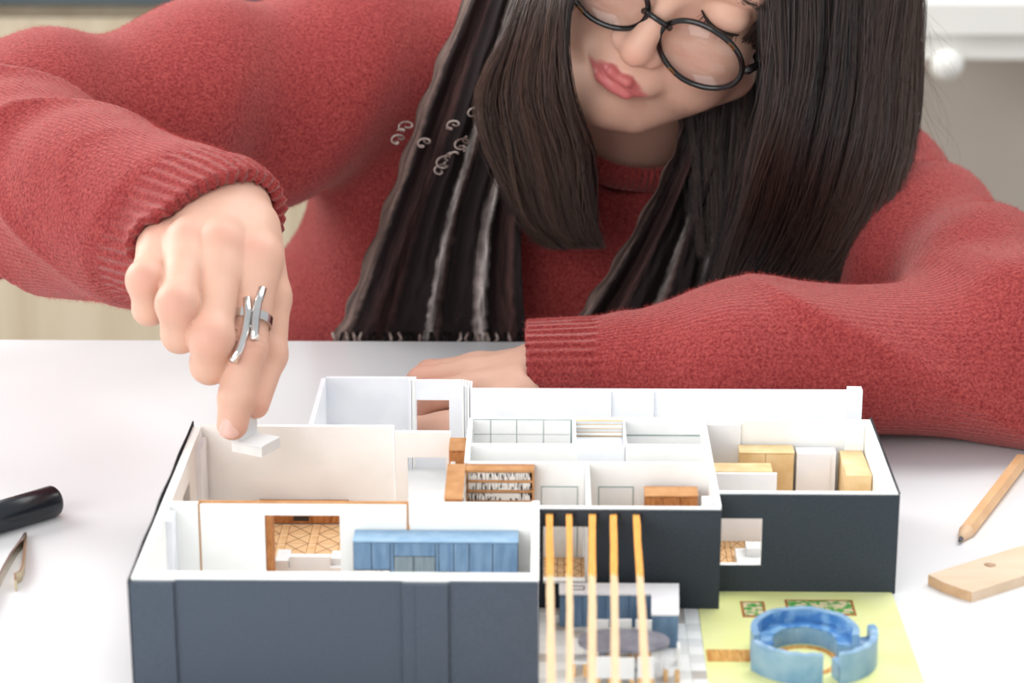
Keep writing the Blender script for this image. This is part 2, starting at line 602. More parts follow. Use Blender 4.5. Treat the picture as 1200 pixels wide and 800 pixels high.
wally('partition_panel', 1034.2, 1089, pxx(686.5, 1065, 50), 2.0, 0, WH - 0.6, M['board'])
wally('partition_panel', 1034.2, 1152, 79, 2.6, 0, WH, M['board'])
MB().box(73.6, 78.8, 1046, 1052, 1, 48).build('pilaster', M['board'], hm)
MB().box(76.2, 78.8, 1040, 1046, 1, 44).build('pilaster', M['board_cool'], hm)
# pencilled doors on the middle partition
for (a, b) in ((635, 676), (702, 741)):
    xa, xb, zt = pxx(a, 1089), pxx(b, 1089), pxz(570, 1089)
    MB().box(xa, xb, 1088.5, 1089, 1, zt).build('door', M['tile_white'], hm)
    fr = MB()
    fr.box(xa - 0.4, xa, 1088.4, 1089, 1, zt + 0.4).box(xb, xb + 0.4, 1088.4, 1089, 1, zt + 0.4).box(xa, xb, 1088.4, 1089, zt, zt + 0.4)
    fr.build('door_outline', M['pencil_line'], hm)
# wall tiles in the bathroom, each its own piece on the inked joint sheet
bx0, bx1 = -35.6, pxx(670, 1152, 45)
MB().box(bx0, bx1, 1151.6, 1152, 10, WH - 0.2).build('joint_sheet', M['pencil_line'], hm)
cols = [pxx(c, 1151, 45) for c in (553, 575, 605.5, 637, 669)]
zz = [10, 26, 42.0, 49.6]
for i in range(4):
    for j in range(3):
        MB().box(cols[i] + 0.22, cols[i + 1] - 0.22, 1151.0, 1151.6, zz[j] + 0.2, zz[j + 1] - 0.2).build('tile', M['board'], hm)
MB().box(pxx(733, 1152, 45), 78.8, 1151.7, 1152, 41.2, 41.9).build('drawn_line', M['pencil_line'], hm)
# right block: charcoal front, white inside
w2 = (pxx(844.5, 1050), pxx(893, 1050), pxz(661.5, 1050), pxz(606, 1050))
wallx('wall_panel', 81.6, 165, 1051.2, 3, 0, WH, M['board'], holes=[w2])
wallx('cladding_panel', 81.5, 165.6, 1050, 1.2, 0, WH - 0.6, M['charcoal'], holes=[w2])
wally('wall_panel', 1054.2, 1150, 161.4, 3.4, 0, WH, M['board'])
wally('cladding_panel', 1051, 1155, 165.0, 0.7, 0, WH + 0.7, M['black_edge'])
wallx('wall_panel', 81.6, 164.8, 1150.5, 3, 0, WH, M['board'])
MB().box(81.8, pxx(868, 1149, 45), 1148.6, 1150.4, 1, 48.6).build('pilaster', M['board_cool'], hm)
MB().box(pxx(990, 1149, 45), 161.2, 1146.5, 1150.4, 1, 48.2).build('pilaster', M['board'], hm)
MB().box(158.8, 161.2, 1056, 1062, 1, 48).build('pilaster', M['board'], hm)
# rearmost terrace walls
wallx('wall_panel', -38.5, 160, 1197, 3, 0, WH, M['board_cool'])
MB().box(158.5, 166, 1194, 1201, 0, 51.5).build('end_post', M['board_cool'], hm)
for c in (715, 765):
    xx = pxx(c, 1196, 45)
    MB().box(xx - 0.5, xx + 0.5, 1194.5, 1197, 0, 49.4).build('joint_strip', M['board_cool'], hm)
wallx('wall_panel', -116, -68, 1215, 3, 0, WH, M['board_cool'])
wally('wall_panel', 1141.5, 1215, -118.4, 2.4, 0, WH, M['board_cool'])
h3 = (pxx(488, 1210), pxx(526.5, 1210), 14, pxz(469, 1210))
wallx('wall_panel', pxx(487, 1210, 50) - 0.3, pxx(541, 1210, 50), 1210, 2, 0, 50.6, M['board_cool'], holes=[h3])
MB().box(pxx(478, 1210, 50), pxx(482, 1210, 50), 1208.6, 1213, 0, 51).build('pilaster', M['board_cool'], hm)
MB().box(pxx(482.4, 1210, 50), pxx(486.4, 1210, 50), 1209.4, 1213, 0, 50.8).build('pilaster', M['board'], hm)
for k, c in enumerate((541.5, 544.6, 547.7, 550.8)):
    MB().box(pxx(c, 1208, 50), pxx(c + 2.6, 1208, 50), 1200.5 + 1.2 * (k % 2), 1212, 0, 50.6 - 0.3 * k).build('pilaster', M['board_cool'] if k % 2 else M['board'], hm)

# parquet blocks, drawn with crossing lines, in three rooms
def parquet_mat():
    m, nt, b = new_mat('parquet_block_drawn_lines')
    tc = N(nt, 'ShaderNodeTexCoord')
    sp = N(nt, 'ShaderNodeSeparateXYZ')
    nt.links.new(tc.outputs['Generated'], sp.inputs[0])
    d1 = math_n(nt, 'ABSOLUTE', math_n(nt, 'SUBTRACT', sp.outputs[0], sp.outputs[1]))
    d2 = math_n(nt, 'ABSOLUTE', math_n(nt, 'SUBTRACT', math_n(nt, 'ADD', sp.outputs[0], sp.outputs[1]), 1.0))
    mn = math_n(nt, 'MINIMUM', d1, d2)
    ln = math_n(nt, 'LESS_THAN', mn, 0.045)
    ns = N(nt, 'ShaderNodeTexNoise')
    ns.inputs['Scale'].default_value = 200
    nt.links.new(tc.outputs['Object'], ns.inputs[0])
    base = mix_rgb(nt, ns.outputs[0], srgb(242, 206, 160), srgb(226, 178, 126))
    nt.links.new(mix_rgb(nt, math_n(nt, 'MULTIPLY', ln, 0.75), base, srgb(140, 90, 52)), b.inputs['Base Color'])
    b.inputs['Roughness'].default_value = 0.6
    return m


M['parquet_x'] = parquet_mat()
for (x0, x1, y0, y1, sx, sy) in ((-158, -66, 1040, 1129, 15.3, 12.7), (-1.5, 78.5, 1034.6, 1088.4, 11.4, 9.0), (82, 161, 1054.6, 1148, 9.9, 11.7)):
    MB().box(x0, x1, y0, y1, 1.0, 1.2).build('parquet_sheet', M['brown'], hm)
    nx, ny = round((x1 - x0) / sx), round((y1 - y0) / sy)
    ax, ay = (x1 - x0) / nx, (y1 - y0) / ny
    protos = []
    for kind, (fx, mm) in enumerate(((0.74, M['parquet_x']), (0.26, M['parquet']))):
        o = MB().box(x0 + (0.15 if kind == 0 else ax * 0.74), x0 + (ax * 0.74 - 0.35 if kind == 0 else ax - 0.2), y0 + 0.15, y0 + ay - 0.2, 1.2, 1.45).build('parquet_block', mm, hm)
        protos.append(o)
    for i in range(nx):
        for j in range(ny):
            if i or j:
                for p in protos:
                    put_copy(p, (i * ax, j * ay, 0))

# patio tiles
MB().box(-2, 71.6, 880, 1029.6, 0, 0.5).build('joint_sheet', M['grout'], hm)
protos = [MB().box(-1.8, 4.7, 881, 889.2, 0.5, 0.95).build('paving_tile', M[k], hm) for k in ('tile_white', 'tile_pale', 'tile_grey')]
used = [False, False, False]
tr = random.Random(5)
for j in range(18):
    for i in range(11):
        k = 2 if tr.random() < 0.17 else (1 if tr.random() < 0.3 else 0)
        d = (i * 6.68, j * 8.25, 0)
        if not used[k]:
            protos[k].location = protos[k].location + Vector(d) * 0.001
            protos[k]['_d'] = d
            used[k] = True
        else:
            d0 = protos[k]['_d']
            put_copy(protos[k], (d[0] - d0[0], d[1] - d0[1], 0))
for o in list(COL.objects):
    if '_d' in o:
        del o['_d']

# pergola strips resting in the charcoal wall
for k, (ax, ay, bx) in enumerate(((643.5, 603, 646), (667, 603, 668), (694, 604, 694), (719, 604, 721), (745.5, 605, 757))):
    a = pxx(ax, 1032, 46)
    b = pxx(bx, 858, 46)
    slope = (b - a) / (858 - 1032)
    ye = 820
    xe = a + slope * (ye - 1034)
    w = (1.6, 1.35, 1.6, 1.55, 1.55)[k]
    mb = MB()
    nseg = 12
    vs, fs = [], []
    br = random.Random(k)
    for i in range(nseg + 1):
        t = i / nseg
        y = 1034 + (ye - 1034) * t
        x = a + (xe - a) * t + br.uniform(-0.12, 0.12)
        ww = w * br.uniform(0.93, 1.07)
        for (sx, z) in ((-1, 44.6), (1, 44.6), (1, 47.6), (-1, 47.6)):
            vs.append((x + sx * ww, y, z + br.uniform(-0.15, 0.15)))
    for i in range(nseg):
        for q in range(4):
            q2 = (q + 1) % 4
            fs.append((i * 4 + q, i * 4 + q2, i * 4 + 4 + q2, i * 4 + 4 + q))
    fs += [(0, 1, 2, 3), tuple(nseg * 4 + q for q in (3, 2, 1, 0))]
    mb.add(vs, fs).build('pergola_strip', M['beam'], hm, origin=(a, 1034, 46))
    MB().tube([(a + 2.2, 1029.7, 47.2), (a + 2.2, 1030.4, 47.2)], 1.3, 10).build('glue_spot', M['black_edge'], hm)
MB().box(-4, 60, 818, 824, 41, 44.6).build('cross_beam', M['leg_wood'], hm)
for xx in (-2, 54):
    MB().box(xx, xx + 4, 819, 823, 0, 41).build('post', M['leg_wood'], hm)

# drawn planters, path and ring on the lawn
for (pa, pb) in (((867, 704.5), (899, 723)), ((919, 702.5), (1004, 721))):
    p, q = atZ(pa[0], pa[1], 0.8), atZ(pb[0], pb[1], 0.8)
    x0, x1, y0, y1 = p[0], q[0], q[1], p[1]
    MB().box(x0, x1, y0, y1, 0.7, 0.9).build('planter_border', M['brown'], hm)
    MB().box(x0 + 1.2, x1 - 1.2, y0 + 1.6, y1 - 1.6, 0.9, 1.1).build('planter_bed', M['planter'], hm, label='green plants drawn in a brown border')
p, q = atZ(827, 761, 0.8), atZ(884, 775, 0.8)
npl = 7
for k in range(npl):
    xa = p[0] + (q[0] - p[0]) * k / npl
    xb = p[0] + (q[0] - p[0]) * (k + 1) / npl
    MB().box(xa + 0.1, xb - 0.1, q[1], p[1], 0.7, 1.0).build('path_plank', M['path_wood'], hm)
SC = np.array((pxx(942, 978, 0), 978.0))
rg = MB()
n = 48
vs, fs = [], []
for i in range(n):
    an = 2 * math.pi * i / n
    for r, z in ((12.5, 0.7), (15.5, 0.7), (15.5, 0.95), (12.5, 0.95)):
        vs.append((SC[0] + r * math.cos(an), SC[1] - 3 + r * math.sin(an), z))
for i in range(n):
    j = (i + 1) % n
    for q_ in range(4):
        q2 = (q_ + 1) % 4
        fs.append((i * 4 + q_, i * 4 + q2, j * 4 + q2, j * 4 + q_))
rg.add(vs, fs).build('drawn_ring', M['path_wood'], hm)


# ------------------------------------------------------------------ little furniture in the model
def fbox(mb, a, b, ytop, zbot, Y, depth):
    x0, x1 = pxx(a, Y), pxx(b, Y)
    return mb.box(x0, x1, Y, Y + depth, zbot, pxz(ytop, Y))


# long blue kitchen unit
Yk = 1021.0
kx0, kx1, kz = pxx(414, Yk), pxx(607, Yk), 37.5
ku = empty('kitchen_unit', ((kx0 + kx1) / 2, Yk + 6, 1.0), 'long blue paper kitchen unit with grey oven doors against the white partition', 'kitchen unit')
MB().box(kx0, kx1, Yk, Yk + 13, 1, kz - 0.7).build('body', M['ink'], ku)
MB().box(kx0 - 0.1, kx1 + 0.1, Yk - 0.3, Yk + 13.3, kz - 0.7, kz).build('top', M['blue_light'], ku)


def kdoor(a, b, z0, z1, m, nm='door'):
    xa = kx0 + (kx1 - kx0) * (a - 115) / (1042 - 115)
    xb = kx0 + (kx1 - kx0) * (b - 115) / (1042 - 115)
    return MB().box(xa + 0.2, xb - 0.2, Yk - 0.7, Yk, z0, z1).build(nm, m, ku)


kdoor(115, 218, 23.6, 36.6, M['blue'])
kdoor(218, 324, 23.6, 36.6, M['blue'])
kdoor(324, 344, 1, 36.6, M['blue'], 'filler_panel')
kdoor(344, 578, 30.4, 36.6, M['blue'], 'flap')
kdoor(344, 454, 1, 30, M['bluegrey'])
kdoor(454, 578, 1, 30, M['bluegrey'])
kdoor(578, 596, 1, 36.6, M['blue'], 'filler_panel')
kdoor(596, 680, 22.8, 36.6, M['blue'])
kdoor(680, 768, 22.8, 36.6, M['blue'])
ov = kdoor(596, 768, 4, 22.2, M['bluegrey'], 'oven')
xa = kx0 + (kx1 - kx0) * (655 - 115) / 927
MB().box(xa, xa + 4.6, Yk - 1.0, Yk - 0.7, 20, 21.6).build('display', M['ink'], ov)
kdoor(768, 900, 1, 36.6, M['blue'])
kdoor(900, 1042, 1, 36.6, M['blue'])


def book_mat():
    m, nt, b = new_mat('scribbled_book_spines')
    tc = N(nt, 'ShaderNodeTexCoord')
    mp = N(nt, 'ShaderNodeMapping')
    mp.inputs['Scale'].default_value = (1, 1, 0.12)
    nt.links.new(tc.outputs['Object'], mp.inputs[0])
    ns = N(nt, 'ShaderNodeTexNoise')
    ns.inputs['Scale'].default_value = 900
    ns.inputs['Detail'].default_value = 0
    nt.links.new(mp.outputs[0], ns.inputs[0])
    n2 = N(nt, 'ShaderNodeTexNoise')
    n2.inputs['Scale'].default_value = 120
    nt.links.new(tc.outputs['Object'], n2.inputs[0])
    line = math_n(nt, 'LESS_THAN', math_n(nt, 'ABSOLUTE', math_n(nt, 'SUBTRACT', ns.outputs[0], 0.5)), 0.055)
    msk = math_n(nt, 'GREATER_THAN', n2.outputs[0], 0.44)
    nt.links.new(mix_rgb(nt, math_n(nt, 'MULTIPLY', line, msk), srgb(236, 232, 226), srgb(46, 42, 42)), b.inputs['Base Color'])
    b.inputs['Roughness'].default_value = 0.7
    return m


M['books'] = book_mat()
kdoor(115, 320, 1, 23.0, M['books'], 'drawn_books')

# white sofa and the brown sideboard seen through the doorway
so = empty('paper_sofa', (pxx(356, 1064), 1068, 1.4), 'small white paper sofa on the parquet seen through the partition doorway', 'sofa')
x0, x1 = pxx(322, 1060), pxx(399, 1060)
MB().box(x0, x1, 1056, 1072, 1.45, 9).build('seat', M['chair_white'], so)
MB().box(x0 + 7, x1 - 5, 1056, 1060, 9, 14.5).build('backrest', M['chair_white'], so)
MB().box(x0, x0 + 6.4, 1056, 1070, 9, 12.5).build('armrest', M['chair_white'], so)
MB().box(x1 - 5, x1, 1060, 1070, 9, 12).build('armrest', M['chair_white'], so)
sb = empty('low_sideboard', (pxx(355, 1132), 1133, 1.4), 'low brown sideboard with an inked fireplace standing on the parquet', 'sideboard')
x0, x1 = pxx(300, 1128), pxx(406, 1128)
MB().box(x0, x1, 1130, 1138.5, 1.45, 11).build('body', M['brown'], sb)
for a, b in ((pxx(322, 1128), pxx(340, 1128)), (pxx(341, 1128), pxx(363, 1128)), (pxx(364, 1128), pxx(386, 1128)), (pxx(387, 1128), x1)):
    MB().box(a + 0.2, b - 0.2, 1129.4, 1130, 1.8, 10.6).build('front_panel', M['brown'], sb)
MB().box(pxx(342, 1128), pxx(360, 1128), 1129.0, 1129.4, 3.2, 5.6).build('grille', M['ink'], sb)

# bookcase corner
bc = empty('corner_bookcase', (pxx(575, 1085), 1085, 1.2), 'brown corner bookcase with inked books on four shelves', 'bookcase')
bx0, bx1 = pxx(546, 1081), pxx(626, 1081)
zt = 49.4
MB().box(bx0, bx1, 1087, 1088.8, 30, zt).build('back_panel', M['brown'], bc)
MB().box(bx0, bx1, 1081, 1087, zt - 1.2, zt).build('top', M['kraft'], bc)
MB().box(bx1 - 1.0, bx1, 1081, 1087, 33, zt - 1.2).build('side_panel', M['kraft'], bc)
for z in (44.0, 38.9, 33.6, 28.2):
    xe = bx1 - 1.0 if z > 30 else pxx(601, 1081)
    MB().box(bx0, xe, 1081, 1087, z - 1.0, z).build('shelf', M['kraft'], bc)
    MB().box(bx0 + 1.2, xe - 1.0, 1081.8, 1085, z, z + 3.6).build('drawn_books', M['books'], bc)
MB().box(bx0, bx0 + 1.0, 1081, 1087, 1.2, zt - 1.2).build('side_panel', M['kraft'], bc)
MB().box(bx0 - 8.6, bx0 - 0.4, 1044, 1089, 1.2, zt - 0.6).build('side_body', M['brown'], bc)
MB().box(bx0 - 8.9, bx0 - 0.2, 1043.6, 1089.2, zt - 0.6, zt).build('side_top', M['kraft'], bc)
for z in (44.0, 38.9, 33.6, 28.2):
    MB().box(bx0 - 0.4, bx0 + 0.2, 1050, 1080.6, z, z + 3.8).build('drawn_books', M['books'], bc)

tc_ = empty('tall_cupboard', (pxx(538, 1126), 1126, 1.2), 'narrow brown cupboard standing behind the corner bookcase', 'cupboard')
MB().box(pxx(526, 1117, 46), pxx(549, 1117, 46), 1118, 1134.6, 1.2, 45.4).build('body', M['brown'], tc_)
MB().box(pxx(526, 1117, 46) - 0.1, pxx(549, 1117, 46) + 0.1, 1117.6, 1135, 45.4, 46).build('top', M['kraft'], tc_)
MB().box(pxx(527, 1117, 46), pxx(548.5, 1117, 46), 1117.3, 1118, 38, 44.8).build('door', M['brown'], tc_)

# bathroom vanity with a striped splashback
va = empty('paper_vanity', (pxx(703, 1145), 1145, 1), 'white paper vanity with an ochre-striped splashback between bathroom walls', 'vanity')
vx0, vx1 = pxx(675, 1140, 44), pxx(729.5, 1140, 44)
MB().box(vx0, vx1, 1137, 1149, 1, 41).build('body', M['board'], va)
MB().box(vx0 - 0.1, vx1 + 0.1, 1136.5, 1149, 41, 41.6).build('top', M['board_cool'], va)
sp_ = MB().box(vx0, vx1, 1150, 1151.6, 1, 49.8).build('splashback', M['lightwood'], va)
for k in range(4):
    MB().box(vx0, vx1, 1149.6, 1150, 42.2 + k * 2.0, 43.6 + k * 2.0).build('stripe', M['tile_pale'] if k % 2 else M['board'], sp_)

s2 = empty('brown_dresser', (pxx(787, 1078), 1078, 1.4), 'brown paper dresser with three doors behind the charcoal wall', 'dresser')
dx0, dx1 = pxx(756, 1072, 40), pxx(818, 1072, 40)
MB().box(dx0, dx1, 1072.6, 1084, 1.45, 39.6).build('body', M['brown'], s2)
MB().box(dx0 - 0.2, dx1 + 0.2, 1072, 1084.2, 39.6, 40.3).build('top', M['kraft'], s2)
for k in range(3):
    a = dx0 + (dx1 - dx0) * k / 3
    MB().box(a + 0.3, a + (dx1 - dx0) / 3 - 0.3, 1072.0, 1072.6, 2, 39).build('door', M['brown'], s2)

# bedroom block
wa = empty('pale_wardrobe', (pxx(899, 1144), 1143, 1.4), 'pale ochre two-door paper wardrobe against the white rear wall', 'wardrobe')
ax0, ax1 = pxx(867, 1138, 38), pxx(930.5, 1138, 38)
MB().box(ax0, ax1, 1137.6, 1148.2, 1.45, 37.4).build('body', M['lightwood'], wa)
MB().box(ax0 - 0.2, ax1 + 0.2, 1137, 1148.4, 37.4, 38).build('top', M['lightwood'], wa)
for a, b in ((ax0, pxx(897, 1138, 38)), (pxx(897, 1138, 38), ax1)):
    MB().box(a + 0.2, b - 0.2, 1136.9, 1137.6, 2, 37.2).build('door', M['lightwood'], wa)
hb = empty('bed_screen', (pxx(870, 1112), 1112, 1.4), 'white paper screen with a pale ochre ledge in front of the wardrobe', 'screen')
hx0, hx1 = pxx(836, 1108, 36), pxx(911, 1108, 36)
MB().box(hx0, hx1, 1110, 1112, 1.45, 37).build('panel', M['board_cool'], hb)
MB().box(hx0, pxx(905, 1114, 36), 1112, 1124, 1.45, 37.4).build('ledge', M['lightwood'], hb)
wc = empty('white_cabinet', (pxx(957, 1142), 1142, 1.4), 'plain white paper cabinet between the two pale ochre cupboards', 'cabinet')
cx0, cx1 = pxx(934, 1138, 36), pxx(980, 1138, 36)
MB().box(cx0, cx1, 1138.6, 1146, 1.45, 37.6).build('body', M['board_cool'], wc)
MB().box(cx0 + 0.3, cx0 + (cx1 - cx0) * 0.86, 1138, 1138.6, 2, 37.2).build('door', M['board_cool'], wc)
pc = empty('pale_cupboard', (158, 1128, 1.4), 'deep pale ochre cupboard standing along the charcoal block side wall', 'cupboard')
qx0, qx1 = pxx(992, 1111, 36), pxx(1022, 1111, 36)
mb = MB()
sh = -3.2
mb.add([(qx0, 1111, 1.45), (qx1, 1111, 1.45), (qx1 - 0.5, 1146, 1.45), (qx0 + sh + 3.6, 1146, 1.45),
        (qx0, 1111, 36), (qx1, 1111, 36), (qx1 - 0.5, 1146, 36), (qx0 + sh + 3.6, 1146, 36)],
       [(0, 3, 2, 1), (4, 5, 6, 7), (0, 1, 5, 4), (1, 2, 6, 5), (2, 3, 7, 6), (3, 0, 4, 7)])
mb.build('body', M['lightwood'], pc)
MB().box(qx0 + 0.5, qx1 - 0.5, 1110.5, 1111, 2, 35).build('door', M['lightwood'], pc)
wb = empty('paper_bed', (pxx(884, 1075), 1072, 1.4), 'low white paper bed on the floor inside the charcoal block window', 'bed')
MB().box(pxx(868, 1062), pxx(868, 1062) + 22, 1062, 1090, 1.45, 6).build('mattress', M['chair_white'], wb)
MB().box(pxx(880, 1062), pxx(880, 1062) + 14, 1080, 1089, 6, 10).build('pillow', M['chair_white'], wb)

# patio counter
pcn = empty('patio_counter', (36, 1010, 1), 'L-shaped blue counter with a white top standing on the patio tiles', 'counter')
L = [(pxx(656, 1010, 17), 1020), (pxx(795, 1020, 17), 1020), (pxx(795, 987, 17), 987), (pxx(764, 987, 17), 987), (pxx(764, 1009, 17), 1009), (pxx(656, 1010, 17), 1009)]
MB().prism([(x, y) for x, y in L][::-1], 0.95, 16.6).build('body', M['blue'], pcn)
MB().prism([(L[0][0] - .3, 1020.3), (L[1][0] + .3, 1020.3), (L[2][0] + .3, 986.5), (L[3][0] - .3, 986.5), (L[4][0] - .3, 1008.5), (L[5][0] - .3, 1008.5)][::-1], 16.6, 17.6).build('top', M['board_cool'], pcn)
for k in range(4):
    a = L[5][0] + (L[4][0] - L[5][0]) * k / 4
    MB().box(a + 0.3, a + (L[4][0] - L[5][0]) / 4 - 0.3, 1008.4, 1009, 1.4, 16.2).build('door', M['blue'], pcn)
sk = MB()
sx0, sx1, sy0, sy1 = pxx(664, 1015, 17), pxx(685, 1015, 17), 1012.2, 1016.6
for b in ((sx0, sx1, sy0, sy0 + .5), (sx0, sx1, sy1 - .5, sy1), (sx0, sx0 + .5, sy0, sy1), (sx1 - .5, sx1, sy0, sy1)):
    sk.box(b[0], b[1], b[2], b[3], 17.6, 17.8)
sk.build('drawn_sink', M['ink'], pcn)

# oval dining table with eight chairs
OX, OY = pxx(731, 963, 14), 964.0
ot = empty('oval_table', (OX, OY, 0.95), 'grey oval paper dining table on the patio tiles', 'table')
n = 40
oval = []
for i in range(n):
    an = 2 * math.pi * i / n
    ex = 0.62
    c, s = math.cos(an), math.sin(an)
    oval.append((OX + 20.0 * math.copysign(abs(c) ** 0.8, c), OY + 11.5 * math.copysign(abs(s) ** 0.9, s)))
MB().prism(oval, 14.0, 15.2).build('tabletop', M['oval_grey'], ot)
for sx in (-9, 9):
    MB().tube([(OX + sx, OY, 0.95), (OX + sx, OY, 2), (OX + sx, OY, 14)], [4, 1.5, 1.5], 12).build('pedestal', M['oval_grey'], ot)
ch = empty('paper_chair', (0, 0, 0.95), '', 'chair', 'white paper chairs around the oval table')
MB().box(-3.6, 3.6, -3.4, 3.4, 7.2, 8.4).build('seat', M['chair_white'], ch)
MB().box(-3.6, 3.6, 2.4, 3.6, 8.4, 17.0).build('backrest', M['chair_white'], ch)
for sx in (-2.7, 2.7):
    for sy in (-2.5, 2.5):
        MB().box(sx - 0.9, sx + 0.9, sy - 0.9, sy + 0.9, 0.95, 7.2).build('leg', M['leg_wood'], ch)
spots = [(pxx(704, 980, 14), 978, 0, 'white paper chair facing the slate wing end of the blue counter across the oval table'),
         (pxx(731, 980, 14), 978.6, 0.05, 'middle white paper chair between the oval table and the blue counter'),
         (pxx(754, 980, 14), 978, -0.05, 'white paper chair tucked between the oval table and the counter return'),
         (pxx(708, 946, 10), 946, math.pi + 0.05, 'white paper chair on the open side of the oval table, towards the slate wing'),
         (pxx(733, 945, 10), 945, math.pi, 'middle white paper chair on the open side of the oval table'),
         (pxx(757, 946, 10), 946, math.pi - 0.08, 'white paper chair on the open side of the oval table, towards the lawn'),
         (pxx(679, 960, 10), 960, math.pi / 2, 'white paper chair at the oval table end beside the slate wing'),
         (pxx(787, 955, 10), 955, -math.pi / 2, 'white paper chair with wooden legs at the oval table end beside the lawn')]
for i, (x, y, rz, lab) in enumerate(spots):
    if i == 0:
        ch.location = Vector((x, y, TZ + 0.95)) / 1000
        ch.rotation_euler = (0, 0, rz)
        ch['label'] = lab
        x0c, y0c = x, y
    else:
        copy_thing(ch, (x - x0c, y - y0c, 0), rz, lab)

# round blue garden sofa in three pieces
def sofa_piece(name, a0, a1, off, R, label, seat_mat):
    cx, cy = SC[0] + off[0], SC[1] + off[1]
    root = empty(name, (cx + 22 * math.cos((a0 + a1) / 2), cy + 22 * math.sin((a0 + a1) / 2), 0.7), label, 'sofa', 'round blue garden sofa pieces')

    def arc(r0, r1, z0, z1, nm, m):
        n = 18
        vs, fs = [], []
        jr = random.Random(hash(nm) % 97)
        for i in range(n + 1):
            an = a0 + (a1 - a0) * i / n
            for r, z in ((r0, z0), (r1, z0), (r1, z1), (r0, z1)):
                zz_ = z + (0.25 * math.sin(i * 1.7) if z == z1 else 0)
                vs.append((cx + r * math.cos(an), cy + r * math.sin(an), zz_))
        for i in range(n):
            for q in range(4):
                q2 = (q + 1) % 4
                fs.append((i * 4 + q, i * 4 + q2, i * 4 + 4 + q2, i * 4 + 4 + q))
        fs += [(0, 1, 2, 3), tuple(n * 4 + q for q in (3, 2, 1, 0))]
        return MB().add(vs, fs).build(nm, m, root)
    arc(R - 9.6, R - 0.2, 0.75, 8.6, 'seat', M['sofa_blue'])
    arc(R - 9.7, R - 2.9, 8.6, 9.2, 'cushion', seat_mat)
    arc(R - 2.9, R, 0.75, 14.8, 'backrest', M['sofa_blue'])
    arc(R - 3.3, R - 2.9, 9.2, 14.4, 'back_cushion', seat_mat)
    return root


R_ = math.radians
sofa_piece('garden_sofa', R_(-16), R_(196), (0, 0), 24.0, 'long curved blue sofa section with deep blue cushions beside the drawn planters', M['sofa_blue_deep'])
sofa_piece('garden_sofa', R_(206), R_(281), (0, -0.5), 27.5, 'short curved blue sofa section at the end of the plank path', M['sofa_blue'])
sofa_piece('garden_sofa', R_(288), R_(374), (4.5, -1.0), 27.5, 'curved blue sofa section set apart from the ring towards the lawn edge', M['sofa_blue'])

# the small white chair being placed
hc = empty('model_chair', (pxx(300, 1118, 50), 1116, 48), 'white paper armchair block pinched under the index finger', 'chair')
hx, hy = pxx(298, 1112, 48), 1112.0
ca, sa = math.cos(R_(-28)), math.sin(R_(-28))


def rotbox(x0, x1, y0, y1, z0, z1):
    mb = MB().box(x0, x1, y0, y1, z0, z1)
    mb.v = [(hx + ca * x - sa * y, hy + sa * x + ca * y, z) for x, y, z in mb.v]
    return mb


rotbox(-7.5, 10, -8, 8, 48.0, 53.5).build('seat', M['chair_white'], hc)
rotbox(-7.5, -3.4, -8, 8, 53.5, 64.5).build('backrest', M['chair_white'], hc)
rotbox(-7.6, 10.1, -8.1, -7.9, 48.0, 52.0).build('side_sheet', M['tile_white'], hc)

# ------------------------------------------------------------------ tools on the table
pen = empty('marker_pen', (-300, 1150, 0), 'black cylindrical marker pen lying on the white table', 'pen')
tip = atZ(64, 586, 8)
dirp = (atZ(-40, 617, 8) - tip)
dirp[2] = 0
dirp /= np.linalg.norm(dirp)
P = lambda t: tip + dirp * t
MB().tube([P(-1.2), P(0), P(1), P(58)], [6.4, 7.6, 8.0, 8.0], 24).build('cap', M['pen'], pen, smooth=True)
MB().tube([P(58.2), P(140)], [7.2, 7.2], 24).build('barrel', M['pen'], pen, smooth=True)

tw = empty('tweezers', (-265, 1090, 0), 'polished steel tweezers lying open on the white table', 'tweezers')
a0 = atZ(30, 622, 3)


def strip(pts, wz, th, m, nm):
    mb = MB()
    vs, fs = [], []
    for i, p in enumerate(pts):
        t = np.array(pts[min(i + 1, len(pts) - 1)]) - np.array(pts[max(0, i - 1)])
        nx = np.array((-t[1], t[0], 0))
        nx /= np.linalg.norm(nx)
        w = wz[i]
        for s, dz in ((-1, 0), (1, 0), (1, w), (-1, w)):
            vs.append((p[0] + nx[0] * th * s, p[1] + nx[1] * th * s, p[2] + dz))
    n = len(pts)
    for i in range(n - 1):
        for q in range(4):
            q2 = (q + 1) % 4
            fs.append((i * 4 + q, i * 4 + q2, i * 4 + 4 + q2, i * 4 + 4 + q))
    fs += [(0, 1, 2, 3), tuple((n - 1) * 4 + q for q in (3, 2, 1, 0))]
    return mb.add(vs, fs).build(nm, m, tw)


g = lambda x, y: tuple(atZ(x, y, 0.3))
strip([g(30, 629), g(27, 640), g(14, 658), g(4, 676), g(-3, 692), g(-30, 760)], [2.5, 5, 5, 5, 5, 5], 0.55, M['steel'], 'arm')
strip([g(30.6, 629), g(29.5, 650), g(27.5, 672), g(24.5, 680), g(18.5, 684), g(19, 692)], [2.5, 4, 5, 5, 5.5, 5.5], 0.6, M['steel_gold'], 'arm')

pcl = empty('pencil', (215, 1130, 0), 'natural wood pencil lying beyond the drilled wooden strip', 'pencil')
pt = atZ(1124, 634, 2.0)
pe = atZ(1212, 520, 4.0)
dv = pe - pt
dv /= np.linalg.norm(dv)
Q = lambda t: pt + dv * t
MB().tube([Q(0), Q(3.5)], [0.5, 1.3], 10).build('lead', M['graphite'], pcl, smooth=True)
MB().tube([Q(3.5), Q(13)], [1.3, 4.0], 12).build('sharpened_tip', M['pencil_cut'], pcl, smooth=True)
MB().tube([Q(13), Q(14), Q(120)], [4.0, 4.3, 4.3], 6).build('shaft', M['pencil_wood'], pcl)

